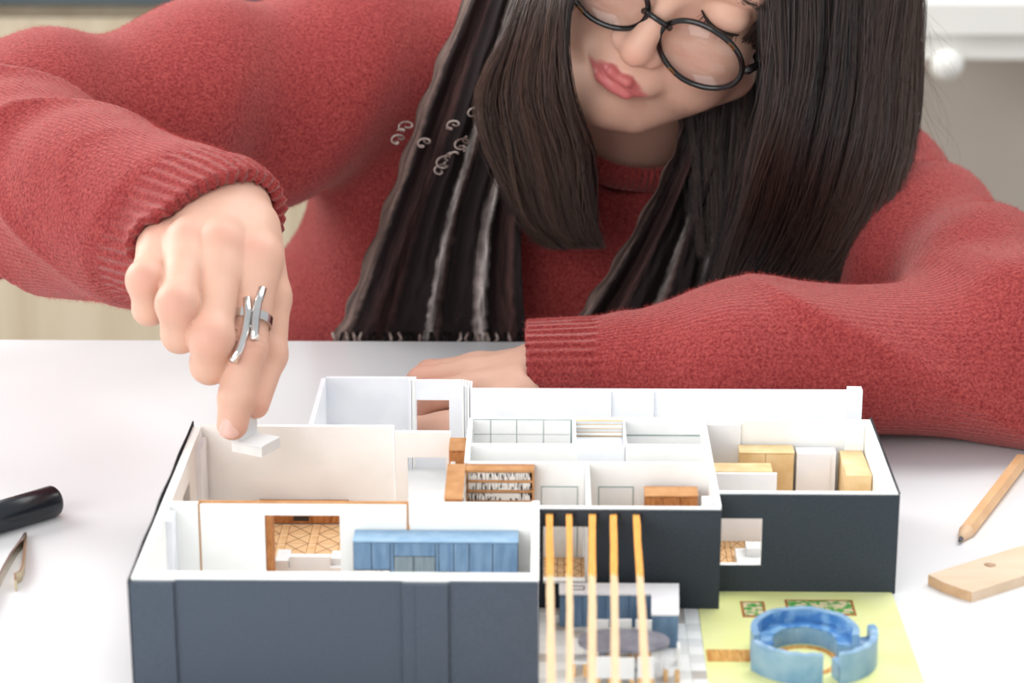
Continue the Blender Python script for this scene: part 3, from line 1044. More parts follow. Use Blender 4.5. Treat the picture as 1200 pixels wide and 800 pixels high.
# drilled wooden strip
ps = empty('wooden_strip', (225, 1080, 0), 'pale drilled wooden strip with one round hole lying on the table', 'wood strip')
c0, c1, c2_ = atZ(1082, 675, 5), atZ(1140, 694, 5), atZ(1200, 636, 5)
u = c2_ - atZ(1096, 668, 5)
u[2] = 0
u /= np.linalg.norm(u)
v = np.array((-u[1], u[0], 0))
wid = abs((c1 - c0) @ v)
org = np.array((c1[0], c1[1], 0))
hole = atZ(1160, 662, 5)
hu, hv = (hole - org) @ u, (hole - org) @ v
bm = bmesh.new()
Lp = 190.0
outer = [(0, 0), (Lp, 0), (Lp, wid), (-2.5, wid), (-3.2, wid * 0.6), (-1.5, wid * 0.2)]
nh = 20
circ = [(hu + 2.9 * math.cos(2 * math.pi * i / nh), hv + 2.9 * math.sin(2 * math.pi * i / nh)) for i in range(nh)]


def strip_layer(z):
    vo = [bm.verts.new((*(org + u * a + v * b)[:2], z)) for a, b in outer]
    vc = [bm.verts.new((*(org + u * a + v * b)[:2], z)) for a, b in circ]
    eo = [bm.edges.new((vo[i], vo[(i + 1) % len(vo)])) for i in range(len(vo))]
    ec = [bm.edges.new((vc[i], vc[(i + 1) % nh])) for i in range(nh)]
    bmesh.ops.triangle_fill(bm, edges=eo + ec, use_beauty=True)
    return vo, vc


b0, h0 = strip_layer(0.0)
b1, h1 = strip_layer(5.2)
for i in range(len(b0)):
    j = (i + 1) % len(b0)
    bm.faces.new((b0[i], b0[j], b1[j], b1[i]))
for i in range(nh):
    j = (i + 1) % nh
    bm.faces.new((h0[i], h1[i], h1[j], h0[j]))
bmesh.ops.recalc_face_normals(bm, faces=bm.faces)
me = bpy.data.meshes.new('board')
bm.to_mesh(me)
bm.free()
link_mesh('board', me, M['plank'], ps)
ev = [org + u * a + v * b for a, b in ((-0.05, 0.3), (-1.6, wid * 0.2), (-3.35, wid * 0.6), (-2.7, wid - 0.4))]
vs = [(p[0], p[1], z) for p in ev for z in (0.2, 5.0)] + [(p[0] - u[0] * .15, p[1] - u[1] * .15, z) for p in ev for z in (0.2, 5.0)]
mb = MB()
fs = []
for i in range(3):
    a = 8 + 2 * i
    fs.append((a, a + 1, a + 3, a + 2))
    b = 2 * i
    fs += [(b, b + 2, b + 3, b + 1), (b + 1, b + 3, a + 3, a + 1), (b, a, a + 2, b + 2)]
mb.add(vs, fs).build('end_grain', M['plank_end'], ps)


# ------------------------------------------------------------------ smooth bodies from distance fields
def seg(P, a, b, ra, rb):
    a = np.asarray(a, np.float32)
    b = np.asarray(b, np.float32)
    d = b - a
    h = np.clip(((P - a) @ d) / max(float(d @ d), 1e-9), 0, 1)
    q = P - a - h[:, None] * d
    return np.sqrt((q * q).sum(1)) - (ra + (rb - ra) * h)


def ball(P, c, r):
    q = P - np.asarray(c, np.float32)
    return np.sqrt((q * q).sum(1)) - r


def ell(P, c, r):
    q = P - np.asarray(c, np.float32)
    r = np.asarray(r, np.float32)
    k0 = np.sqrt(((q / r) ** 2).sum(1))
    k1 = np.sqrt(((q / (r * r)) ** 2).sum(1)) + 1e-9
    return k0 * (k0 - 1) / k1


def smin(a, b, k):
    h = np.clip(0.5 + 0.5 * (b - a) / k, 0, 1)
    return b + (a - b) * h - k * h * (1 - h)


def smax(a, b, k):
    return -smin(-a, -b, k)


def chain(P, pts, rad, k=3.0):
    d = None
    for i in range(len(pts) - 1):
        s = seg(P, pts[i], pts[i + 1], rad[i], rad[i + 1])
        d = s if d is None else smin(d, s, k)
    return d


def mesh_sdf(f, lo, hi, h, B=6, slack=1.35, chunk=400000):
    """surface nets over the zero set of f inside a box, evaluated only in blocks near the surface"""
    lo = np.asarray(lo, np.float32)
    hi = np.asarray(hi, np.float32)
    nb = np.ceil((hi - lo) / (h * B)).astype(int) + 1
    n = nb * B

    def ev(Q):
        return np.concatenate([f(Q[i:i + chunk]) for i in range(0, len(Q), chunk)]) if len(Q) else np.zeros(0)
    g = np.stack(np.meshgrid(*[np.arange(k) for k in nb], indexing='ij'), -1).reshape(-1, 3)
    cen = lo + (g * B + (B - 1) / 2) * h
    dv_ = ev(cen.astype(np.float32))
    act = np.abs(dv_) < 0.87 * B * h * slack + h
    V = np.repeat(np.repeat(np.repeat(dv_.reshape(nb), B, 0), B, 1), B, 2).astype(np.float32)
    off = np.stack(np.meshgrid(*[np.arange(B)] * 3, indexing='ij'), -1).reshape(-1, 3)
    ga = g[act]
    step = max(1, chunk // (B ** 3))
    for i in range(0, len(ga), step):
        ii = (ga[i:i + step, None, :] * B + off[None]).reshape(-1, 3)
        V[ii[:, 0], ii[:, 1], ii[:, 2]] = f((lo + ii * h).astype(np.float32))
    S = V < 0
    cnt = np.zeros(tuple(n - 1), np.int8)
    cor = [(i, j, k) for i in (0, 1) for j in (0, 1) for k in (0, 1)]
    for (i, j, k) in cor:
        cnt += S[i:n[0] - 1 + i, j:n[1] - 1 + j, k:n[2] - 1 + k]
    ci = np.argwhere((cnt > 0) & (cnt < 8))
    vals = np.stack([V[ci[:, 0] + i, ci[:, 1] + j, ci[:, 2] + k] for (i, j, k) in cor], 1)
    acc = np.zeros((len(ci), 3), np.float32)
    w = np.zeros(len(ci), np.float32)
    C = np.array(cor, np.float32)
    for a in range(8):
        for b in range(a + 1, 8):
            if np.abs(C[a] - C[b]).sum() != 1:
                continue
            va, vb = vals[:, a], vals[:, b]
            m = (va < 0) != (vb < 0)
            t = va / np.where(m, va - vb, 1)
            acc[m] += (C[a] + (C[b] - C[a]) * t[:, None])[m]
            w[m] += 1
    verts = lo + (ci + acc / w[:, None]) * h
    idx = -np.ones(tuple(n - 1), np.int32)
    idx[ci[:, 0], ci[:, 1], ci[:, 2]] = np.arange(len(ci))
    quads = []
    for ax in range(3):
        s0 = [slice(None)] * 3
        s1 = [slice(None)] * 3
        s0[ax] = slice(0, -1)
        s1[ax] = slice(1, None)
        e = np.argwhere(S[tuple(s0)] != S[tuple(s1)])
        o1, o2 = [(1, 2), (2, 0), (0, 1)][ax]
        ok = (e[:, o1] > 0) & (e[:, o2] > 0) & (e[:, o1] < n[o1] - 1) & (e[:, o2] < n[o2] - 1)
        e = e[ok]
        ins = S[e[:, 0], e[:, 1], e[:, 2]]

        def cell(d1, d2):
            q = e.copy()
            q[:, o1] -= d1
            q[:, o2] -= d2
            return idx[q[:, 0], q[:, 1], q[:, 2]]
        Q = np.stack([cell(1, 1), cell(0, 1), cell(0, 0), cell(1, 0)], 1)
        Q[~ins] = Q[~ins][:, ::-1]
        quads.append(Q)
    quads = np.concatenate(quads)
    quads = quads[(quads >= 0).all(1)]
    # settle the vertices on the surface
    verts = verts.astype(np.float32)
    tet = np.array([[1, -1, -1], [-1, -1, 1], [-1, 1, -1], [1, 1, 1]], np.float32)
    for _ in range(2):
        e = 0.5 * h
        gr = sum(t[None] * ev(verts + t * e)[:, None] for t in tet) / (4 * e)
        d = ev(verts)
        g2 = (gr * gr).sum(1) + 1e-6
        mv = np.clip(d / g2, -0.6 * h, 0.6 * h)
        verts = verts - (gr * mv[:, None]).astype(np.float32)
    return verts.astype(np.float32), quads


def np_mesh(name, verts, faces, attrs=None):
    me = bpy.data.meshes.new(name)
    nf, k = faces.shape
    me.vertices.add(len(verts))
    me.vertices.foreach_set('co', verts.astype(np.float32).ravel())
    me.loops.add(nf * k)
    me.loops.foreach_set('vertex_index', faces.astype(np.int32).ravel())
    me.polygons.add(nf)
    me.polygons.foreach_set('loop_start', np.arange(0, nf * k, k, dtype=np.int32))
    me.update(calc_edges=True)
    for nm, arr in (attrs or {}).items():
        if arr.ndim == 1:
            a = me.attributes.new(nm, 'FLOAT', 'POINT')
            a.data.foreach_set('value', arr.astype(np.float32))
        else:
            a = me.attributes.new(nm, 'FLOAT_VECTOR', 'POINT')
            a.data.foreach_set('vector', arr.astype(np.float32).ravel())
    me.validate()
    return me


W = lambda x, y, Y: atY(x, y, Y)

# ------------------------------------------------------------------ the person
person = empty('person', (40, 1560, -TZ), 'dark-haired person in a red sweater and scarf leaning over the paper house model', 'person')

# head frame: x towards picture right, y out of the face, z up; scaled adult head
HS = 0.95
HT = np.array([71.5, 1376.5, 225.5])
ya, pi_, ro = math.radians(-7.5), math.radians(27.4), math.radians(32.5)
_c, _s = math.cos, math.sin
HM = (np.array([[_c(ro), 0, _s(ro)], [0, 1, 0], [-_s(ro), 0, _c(ro)]]) @ np.array([[_c(ya), -_s(ya), 0], [_s(ya), _c(ya), 0], [0, 0, 1]])
      @ np.array([[1, 0, 0], [0, _c(pi_), -_s(pi_)], [0, _s(pi_), _c(pi_)]]) @ np.diag([1.0, -1.0, 1.0]))


def H2W(p):
    return np.asarray(p, float) @ (HM.T * HS) + HT


def W2H(P):
    return ((P - HT.astype(np.float32)) @ HM.astype(np.float32)) / HS


NECK_TOP = H2W((0, -88, -55))
NECK_BASE = np.array([50.0, 1541.0, 118.0])


def lips_sdf(Q):
    qx = np.abs(Q[:, 0])
    S = np.stack([qx, Q[:, 1], Q[:, 2]], 1)
    up_ = smin(seg(S, (0.5, 9.0, -64.2), (6.0, 9.6, -62.6), 3.3, 3.4), seg(S, (6.0, 9.4, -62.8), (21.3, -1.0, -67.3), 3.2, 1.1), 2.0)
    lo_ = smin(seg(S, (0, 8.2, -71.6), (9, 7.0, -71.2), 5.0, 4.7), seg(S, (9, 7.0, -71.0), (21.5, -1.2, -67.8), 4.6, 1.5), 2.0)
    return up_, lo_


def face_sdf(Q):
    """local head coordinates, mm, before scaling"""
    S = np.stack([np.abs(Q[:, 0]), Q[:, 1], Q[:, 2]], 1)
    d = ell(Q, (0, -90, 30), (73, 92, 84))
    d = smin(d, ell(Q, (0, -44, 30), (60, 47, 52)), 14)                 # forehead
    d = smin(d, ell(Q, (0, -54, -36), (63, 56, 62)), 14)                # mid face
    d = smin(d, seg(Q, (0, -42, -48), (0, -20, -95), 43, 20), 16)     # lower face
    d = smin(d, seg(S, (57, -72, -72), (20, -22, -101), 18.5, 15), 14)
    d = smin(d, ball(S, (38, -36, -62), 24), 16)     # jaw line
    d = smin(d, ball(Q, (0, -13.5, -100), 17.5), 12)                       # chin
    d = smin(d, ball(S, (39, -24, -31), 24), 12)                        # cheek
    d = smin(d, ell(S, (24, -8, 26), (22, 9, 7)), 9)                    # brow
    d = smin(d, ell(Q, (0, -5, -65), (25, 13.5, 17)), 9)                # muzzle
    d = smax(d, -ell(S, (33, 9, 7.5), (16, 11, 10)), 9)                  # eye sockets
    d = smin(d, ell(S, (33, -10.5, 7), (15, 13.6, 12.5)), 3.0)       # lids over the eyeballs
    d = smin(d, seg(Q, (0, -4, 4), (0, 11.5, -34), 7.0, 8.6), 9)        # nose bridge
    d = smin(d, ball(Q, (0, 12.0, -38), 10.2), 5)
    d = smin(d, ell(S, (10.4, 4.2, -41.0), (7.2, 8.8, 6.8)), 5.5)       # alae
    d = smax(d, -ell(S, (5.8, 9.5, -48.6), (3.0, 5.0, 2.6)), 1.5)       # nostrils
    d = smax(d, -seg(Q, (0, 13.5, -52), (0, 11.5, -58), 1.6, 1.8), 3)   # philtrum
    u_, l_ = lips_sdf(Q)
    lip = smin(u_, l_, 0.7)
    d = smin(d, lip, 2.2)
    d = smax(d, -seg(S, (0, 14.0, -67.6), (22, 3.0, -67.6), 0.9, 0.4), 1.4)
    d = smin(d, ell(S, (73, -92, -18), (5, 16, 26)), 4)                 # ears
    return d


def head_sdf(P):
    d = face_sdf(W2H(P)) * HS
    n = smin(seg(P, NECK_TOP, NECK_BASE, 42, 43), seg(P, NECK_BASE, NECK_BASE + (-2, 40, -60), 43, 46), 12)
    return smin(d, n, 14)


# right hand (holding the chair), placed by its joints
FING = {
    'index': ([W(303, 302, 1156), W(287, 408, 1124), W(277, 466, 1111), W(272.5, 497, 1106)], [11.0, 9.9, 8.8, 7.7]),
    'middle': ([W(261, 288, 1154), W(248, 396, 1113), W(246, 427, 1118), W(256, 424, 1142)], [11.2, 10.0, 9.6, 8.4]),
    'ring': ([W(221, 286, 1157), W(208, 356, 1117), W(211, 392, 1120), W(221, 389, 1142)], [10.8, 9.4, 9.0, 8.0]),
    'little': ([W(187, 288, 1166), W(171, 328, 1133), W(175, 362, 1135), W(187, 360, 1154)], [9.8, 8.5, 8.1, 7.2]),
}
THUMB = ([W(298, 266, 1184), W(314, 348, 1162), W(314, 416, 1143), W(299, 474, 1121)], [13, 11.4, 9.3, 7.0])
WR = W(244, 238, 1212)
FORE_R = np.array([-250.0, 1284, 131])


def handR_sdf(P):
    palm = None
    bases = {'index': W(283, 243, 1196), 'middle': W(262, 237, 1193), 'ring': W(240, 239, 1194), 'little': W(220, 248, 1200)}
    for nm, b in bases.items():
        s = seg(P, b, FING[nm][0][0], 13.0, FING[nm][1][0] - 0.3)
        palm = s if palm is None else smin(palm, s, 9)
    palm = smin(palm, seg(P, W(290, 270, 1200), W(300, 300, 1165), 13, 11), 9)
    palm = smin(palm, seg(P, W(215, 290, 1185), W(270, 310, 1172), 12, 12), 10)
    wr = smin(seg(P, WR + (10, 0, 0), FORE_R, 19, 24), seg(P, WR - (12, 0, -2), FORE_R, 19, 24), 10)
    palm = smin(palm, wr, 16)
    fg = None
    for nm, (pts, rad) in FING.items():
        s = chain(P, pts, rad, 2.5)
        # knuckle pads
        s = smin(s, ball(P, pts[1] + np.array((0, -0.9, 0.4)), rad[1] * 0.96), 6)
        s = smin(s, ball(P, pts[0] + np.array((0, -1.0, 1.0)), rad[0] * 0.8), 6)
        fg = s if fg is None else smin(fg, s, 0.8)
    order = ['index', 'middle', 'ring', 'little']
    for a_, b_ in zip(order[:-1], order[1:]):
        pa = FING[a_][0][0] + (FING[a_][0][1] - FING[a_][0][0]) * 0.26
        pb = FING[b_][0][0] + (FING[b_][0][1] - FING[b_][0][0]) * 0.26
        palm = smin(palm, seg(P, pa, pb, 8.0, 7.4), 5)
    # creases over the middle joint of the index finger
    ip = FING['index'][0]
    ax = (ip[2] - ip[0]) / np.linalg.norm(ip[2] - ip[0])
    t = (P - ip[1].astype(np.float32)) @ ax.astype(np.float32)
    cr = sum(0.38 * np.exp(-((t - o) / 0.9) ** 2) for o in (-4.5, -1.2, 2.0))
    di = seg(P, ip[0], ip[2], 11, 10)
    fg = fg + np.where(np.abs(di) < 5, cr, 0)
    th = chain(P, THUMB[0], THUMB[1], 4)
    d = smin(palm, fg, 6)
    d = smin(d, th, 5.0)
    return d


# left hand resting on the table behind the rearmost model wall
LF = {
    'index': ([(-36, 1266, 25), (-62, 1262, 24), (-72, 1263, 13), (-62, 1267, 8)], [10.5, 9.2, 8.2, 7]),
    'middle': ([(-40, 1284, 27), (-68, 1281, 25), (-77, 1281, 13), (-66, 1283, 8)], [10.8, 9.4, 8.4, 7.2]),
    'ring': ([(-38, 1301, 25), (-65, 1299, 23), (-73, 1299, 12), (-63, 1300, 8)], [10.2, 9, 8, 7]),
    'little': ([(-32, 1316, 21), (-54, 1315, 19), (-62, 1315, 11), (-54, 1315, 7)], [9.2, 8, 7.2, 6.4]),
}
LTH = ([(-14, 1264, 25), (-30, 1246, 16), (-56, 1243, 11), (-76, 1246, 9)], [13, 11, 9.2, 7.5])


def handL_sdf(P):
    palm = None
    for nm, b in (('index', (4, 1278, 30)), ('middle', (2, 1288, 31)), ('ring', (4, 1297, 29)), ('little', (8, 1304, 26))):
        s = seg(P, b, LF[nm][0][0], 14, LF[nm][1][0])
        palm = s if palm is None else smin(palm, s, 8)
    palm = smin(palm, seg(P, (6, 1284, 30), (100, 1288, 36), 18, 24), 12)
    palm = smin(palm, seg(P, (8, 1298, 29), (100, 1290, 36), 17, 24), 12)
    fg = None
    for nm, (pts, rad) in LF.items():
        s = chain(P, [np.array(p) for p in pts], rad, 2.5)
        fg = s if fg is None else smin(fg, s, 0.8)
    d = smin(palm, fg, 6.5)
    d = smin(d, chain(P, [np.array(p) for p in LTH[0]], LTH[1], 4), 6)
    return np.maximum(d, 0.6 - P[:, 2])


# joints of the covered body
S_R, E_R = np.array([-116.0, 1545, 146]), np.array([-338.0, 1372, 128])
S_L, E_L = np.array([212.0, 1540, 48]), np.array([275.0, 1292, 46])
C_R = W(250, 284, 1194)                        # cuff openings
C_L = np.array([-9.0, 1289, 31])


def frame_sdf(P):
    d = seg(P, S_R, E_R, 42, 36)
    d = smin(d, seg(P, E_R, FORE_R, 36, 26), 12)
    d = smin(d, seg(P, S_L, E_L, 42, 34), 20)
    d = smin(d, seg(P, E_L, (100, 1288, 36), 34, 25), 12)
    d = smin(d, seg(P, S_R + (0, 30, -12), S_L + (0, 30, -6), 40, 40), 20)
    d = smin(d, seg(P, NECK_BASE + (-2, 60, -60), (10, 1640, -120), 50, 85), 30)
    d = smin(d, seg(P, (-40, 1640, -150), (50, 1640, -150), 85, 85), 40)
    d = smin(d, seg(P, (-60, 1740, -290), (60, 1740, -290), 100, 100), 40)
    return d


def smooth01(x):
    x = np.clip(x, 0, 1)
    return x * x * (3 - 2 * x)


def skin_attrs(v, lips=False, knuckle=()):
    lip = np.zeros(len(v), np.float32)
    red = np.zeros(len(v), np.float32)
    if lips:
        u_, l_ = lips_sdf(W2H(v))
        lip = 1 - smooth01((np.minimum(u_, l_) - 0.25) / 1.2)
        Q = W2H(v)
        S = np.stack([np.abs(Q[:, 0]), Q[:, 1], Q[:, 2]], 1)
        red += 0.7 * np.exp(-(((S - (34, -5, -32)) / (18, 25, 14)) ** 2).sum(1))
        red += 0.8 * np.exp(-(((S - (0, 20, -40)) / (12, 14, 9)) ** 2).sum(1))
        red += 0.8 * np.exp(-(((S - (31, 2, -6)) / (14, 12, 8)) ** 2).sum(1))
    for c, r in knuckle:
        red += np.exp(-((v - c) ** 2).sum(1) / (r * r))
    return {'lip': lip, 'red': np.clip(red, 0, 1)}


pieces = []
lo, hi = HT + (-150, -90, -170), HT + (190, 290, 160)
v, q = mesh_sdf(head_sdf, (-60, 1320, 20), (230, 1620, 380), 1.7)
pieces.append((v, q, skin_attrs(v, lips=True)))
kn = []
for nm, (pts, rad) in FING.items():
    kn += [(pts[1] + np.array((0, -8, 3)), 9.0), (pts[0] + np.array((0, -6, 8)), 8.0), (pts[3], 8.0)]
kn += [(THUMB[0][3], 9), (THUMB[0][2], 7)]
v, q = mesh_sdf(handR_sdf, W(120, 520, 1290) - (40, 220, 30), W(350, 150, 1290) + (60, 60, 60), 1.0)
pieces.append((v, q, skin_attrs(v, knuckle=kn)))
kl = [(np.array(LF[n_][0][1]) + (0, 0, 8), 9.0) for n_ in LF] + [(np.array(LTH[0][3]), 10)]
v, q = mesh_sdf(handL_sdf, (-105, 1215, -4), (140, 1350, 75), 1.4)
pieces.append((v, q, skin_attrs(v, knuckle=kl)))
v, q = mesh_sdf(frame_sdf, (-420, 1180, -420), (360, 1880, 240), 9.0, B=5)
pieces.append((v, q, skin_attrs(v)))
off = 0
VV, QQ, AA = [], [], {'lip': [], 'red': []}
for v, q, a in pieces:
    VV.append(v)
    QQ.append(q + off)
    off += len(v)
    for k_ in AA:
        AA[k_].append(a[k_])


def skin_mat():
    m, nt, b = new_mat('skin')
    tc = N(nt, 'ShaderNodeTexCoord')
    ns = N(nt, 'ShaderNodeTexNoise')
    ns.inputs['Scale'].default_value = 60
    ns.inputs['Detail'].default_value = 4
    nt.links.new(tc.outputs['Object'], ns.inputs[0])
    base = mix_rgb(nt, ns.outputs[0], srgb(223, 180, 158), srgb(209, 163, 142))
    ra = N(nt, 'ShaderNodeAttribute')
    ra.attribute_name = 'red'
    base = mix_rgb(nt, math_n(nt, 'MULTIPLY', ra.outputs['Fac'], 0.45), base, srgb(214, 146, 130))
    la = N(nt, 'ShaderNodeAttribute')
    la.attribute_name = 'lip'
    base = mix_rgb(nt, la.outputs['Fac'], base, srgb(196, 108, 106))
    nt.links.new(base, b.inputs['Base Color'])
    fine = N(nt, 'ShaderNodeTexNoise')
    fine.inputs['Scale'].default_value = 900
    fine.inputs['Detail'].default_value = 3
    nt.links.new(tc.outputs['Object'], fine.inputs[0])
    bp = N(nt, 'ShaderNodeBump')
    bp.inputs['Strength'].default_value = 0.12
    bp.inputs['Distance'].default_value = 0.0004
    nt.links.new(fine.outputs[0], bp.inputs['Height'])
    nt.links.new(bp.outputs[0], b.inputs['Normal'])
    rr = math_n(nt, 'SUBTRACT', 0.5, math_n(nt, 'MULTIPLY', la.outputs['Fac'], 0.08))
    nt.links.new(rr, b.inputs['Roughness'])
    b.inputs['Specular IOR Level'].default_value = 0.4
    b.inputs['Subsurface Weight'].default_value = 0.18
    b.inputs['Subsurface Radius'].default_value = (1.0, 0.4, 0.25)
    b.inputs['Subsurface Scale'].default_value = 0.004
    return m


M['skin'] = skin_mat()
body_me = np_mesh('body', np.concatenate(VV), np.concatenate(QQ), {k_: np.concatenate(a) for k_, a in AA.items()})
link_mesh('body', body_me, M['skin'], person, smooth=True)

# fingernails
def nail(tip_, dirv, nrm, w, l):
    dirv = dirv / np.linalg.norm(dirv)
    nrm = nrm - dirv * (nrm @ dirv)
    nrm /= np.linalg.norm(nrm)
    sd = np.cross(dirv, nrm)
    vs, fs = [], []
    nu, nv = 9, 9
    for i in range(nu):
        for j in range(nv):
            a = -1 + 2 * i / (nu - 1)
            b = -1 + 2 * j / (nv - 1)
            # squarish disc
            k_ = 1 - 0.22 * a * a * b * b
            x, y = a * k_, b * k_
            an = x * 0.95
            rr = w / math.sin(0.95)
            p = tip_ + dirv * (y * l) + sd * (rr * math.sin(an)) + nrm * (rr * (math.cos(an) - 1) + 0.15 - 0.5 * max(0, y) ** 2 - (0.35 if max(abs(a), abs(b)) > .99 else 0))
            vs.append(p)
    for i in range(nu - 1):
        for j in range(nv - 1):
            fs.append((i * nv + j, (i + 1) * nv + j, (i + 1) * nv + j + 1, i * nv + j + 1))
    MB().add(vs, fs).build('fingernail', M['nail'], person, smooth=True)


ip = FING['index'][0]
nrm = np.array((0.0, -1.0, 0.25))
nail(ip[3] + np.array((-0.6, -7.6, 1.6)), ip[3] - ip[2], nrm, 5.2, 5.6)

# ------------------------------------------------------------------ sweater
CD = (C_R - E_R) / np.linalg.norm(C_R - E_R)      # sleeve axis
CN = np.array((0.55, -0.70, -0.34))              # the cuff is pulled askew: its edge faces down and forward
CN /= np.linalg.norm(CN)
CB = C_R - CD * 34
dR = (CB - E_R) / np.linalg.norm(CB - E_R)
dL = np.array((-1.0, 0.02, -0.06))
dL /= np.linalg.norm(dL)
sideR = np.cross(dR, (0, 0, 1.0))
sideR /= np.linalg.norm(sideR)
upR = np.cross(sideR, dR)
LEN_R = float((CB - E_R) @ dR)
ce1 = np.cross(CD, (0, 0, 1.0))
ce1 /= np.linalg.norm(ce1)
ce2 = np.cross(ce1, CD)
nax = (NECK_TOP - NECK_BASE) / np.linalg.norm(NECK_TOP - NECK_BASE)
COLL = NECK_BASE + nax * 9


def armR(P):
    t = (P - E_R.astype(np.float32)) @ dR.astype(np.float32) / LEN_R
    q = P - E_R.astype(np.float32)
    a = np.arctan2(q @ upR.astype(np.float32), q @ sideR.astype(np.float32))
    return t, a


def sweater_sdf(P):
    f32 = np.float32
    tR, aR = armR(P)
    # forearm on the picture's left: wide near the elbow, gathered at the cuff
    up1 = seg(P, E_R + (0, 0, 2), E_R + dR * LEN_R * 0.62, 60, 50)
    up2 = seg(P, E_R + dR * LEN_R * 0.62, CB, 52, 46)
    fo = smin(up1, up2, 10)
    fs_ = np.sin(15.0 * tR + 2.4 * np.sin(aR + 0.4) + 0.9)
    fr_ = np.sin(9.0 * tR + 1.5 * np.sin(aR + 0.2) + 0.9 * np.sin(2 * aR) + 0.3)
    fold = (4.0 * fs_ + 11.0 * (1 - np.abs(fr_)) ** 1.6 - 3.0) * np.clip(1.1 - 1.2 * np.clip(tR, 0, 1), 0, 1)
    fo = fo - fold * np.exp(-np.maximum(np.abs(fo) - 6, 0) / 12)
    qc = P - C_R.astype(f32)
    pl = qc @ CN.astype(f32)
    pa_ = qc @ CD.astype(f32)
    aC = np.arctan2(qc @ ce2.astype(f32), qc @ ce1.astype(f32))
    cuff = seg(P, CB, C_R + CD * 60, 43.0, 36.0)
    cuff = np.maximum(cuff, pl)
    fo = smin(smax(fo, pl + 31, 12), cuff, 6)
    rc_ = np.sqrt(np.maximum((qc * qc).sum(1) - pa_ * pa_, 0))
    fo = smax(fo, -np.maximum(rc_ - 35.0, -(pl + 3.5)), 2.0)
    nh_ = rc_ < 75
    nh_ &= np.abs(pl) < 80
    if nh_.any():
        hd_ = handR_sdf(P[nh_])
        fo[nh_] = smin(fo[nh_], smax(np.maximum(hd_ - 5.5, pl[nh_]), -(pl[nh_] + 58), 12), 9)
        fo[nh_] = np.where(pl[nh_] > -5, np.maximum(fo[nh_], 0.6 - hd_), fo[nh_])
    fo = fo - 0.6 * np.cos(aC * 42) * smooth01((pl + 32) / 6) * (pl < 12) * (rc_ < 70)
    # upper arm and shoulders
    up_ = seg(P, S_R, E_R, 66, 63)
    w1 = (P - S_R.astype(f32)) @ ((E_R - S_R) / np.linalg.norm(E_R - S_R)).astype(f32)
    up_ = up_ - 6.0 * np.sin(w1 * 0.06 + P[:, 2] * 0.035) * np.exp(-np.maximum(np.abs(up_) - 6, 0) / 12)
    ua_l = seg(P, S_L, E_L, 63, 50)
    w2 = (P - S_L.astype(f32)) @ ((E_L - S_L) / np.linalg.norm(E_L - S_L)).astype(f32)
    ua_l = ua_l - 4.0 * np.sin(w2 * 0.065 + P[:, 0] * 0.035) * np.exp(-np.maximum(np.abs(ua_l) - 6, 0) / 12)
    tor = seg(P, S_R + (20, 20, -8), S_L + (-10, 20, 4), 60, 58)
    tor = smin(tor, seg(P, (-70, 1575, 70), (165, 1578, 30), 82, 82), 30)
    tor = smin(tor, seg(P, (-88, 1592, -30), (110, 1592, -30), 104, 104), 40)
    tor = smin(tor, seg(P, (-105, 1690, -220), (70, 1690, -220), 112, 112), 40)
    tor = tor - 4.5 * np.sin(P[:, 0] * 0.05 + P[:, 2] * 0.022) * np.exp(-np.maximum(np.abs(tor) - 6, 0) / 12)
    d = smin(tor, up_, 34)
    d = smin(d, ua_l, 30)
    # forearm on the table
    fl = smin(seg(P, (270, 1268, 40), (108, 1264, 37), 42, 36), seg(P, (270, 1302, 42), (108, 1302, 38), 44, 36), 24)
    fl = smin(fl, seg(P, (108, 1266, 37), (52, 1280, 33), 36, 27), 20)
    fl = smin(fl, seg(P, (108, 1300, 38), (52, 1294, 33), 36, 27), 20)
    k1 = (1.7 * (1 - np.abs(np.sin(P[:, 0] * 0.021 + P[:, 2] * 0.034 + P[:, 1] * 0.010 + 0.6))) ** 1.5 - 0.5) * smooth01((P[:, 0] - 90) / 70)
    fl = fl - 8.0 * k1 * np.exp(-np.maximum(np.abs(fl) - 6, 0) / 12)
    pll = (P - C_L.astype(f32)) @ dL.astype(f32)
    aL = np.arctan2(P[:, 1] - 1288, P[:, 2] - 31)
    cl_ = smin(seg(P, C_L + (50, -6, 1), C_L + (-60, -6, 0), 27, 22), seg(P, C_L + (50, 6, 1), C_L + (-60, 6, 0), 27, 22), 10)
    cl_ = np.maximum(cl_, pll) - 0.5 * np.cos(aL * 34) * smooth01((pll + 42) / 6)
    fl = smin(np.maximum(fl, pll + 30), cl_, 7)
    inl = smin(seg(P, C_L + (20, -6, 0), C_L + (-60, -6, 0), 19.5, 19.5), seg(P, C_L + (20, 6, 0), C_L + (-60, 6, 0), 19.5, 19.5), 8)
    fl = smax(fl, -inl, 2)
    d = smin(d, fl, 26)
    d = smin(d, fo, 9)
    # neck opening with a ribbed band
    q = P - COLL.astype(f32)
    h = q @ nax.astype(f32)
    r = np.sqrt(np.maximum((q * q).sum(1) - h * h, 0))
    d = smax(d, -np.maximum(r - 55, -(h + 26)), 4)
    band = np.sqrt((r - 58) ** 2 + (h * 0.55) ** 2) - 5.5
    d = smin(d, band, 4)
    # the sleeve lies on the table top; the torso hangs behind its edge
    return np.maximum(d, np.minimum(0.8 - P[:, 2], 1438 - P[:, 1]))


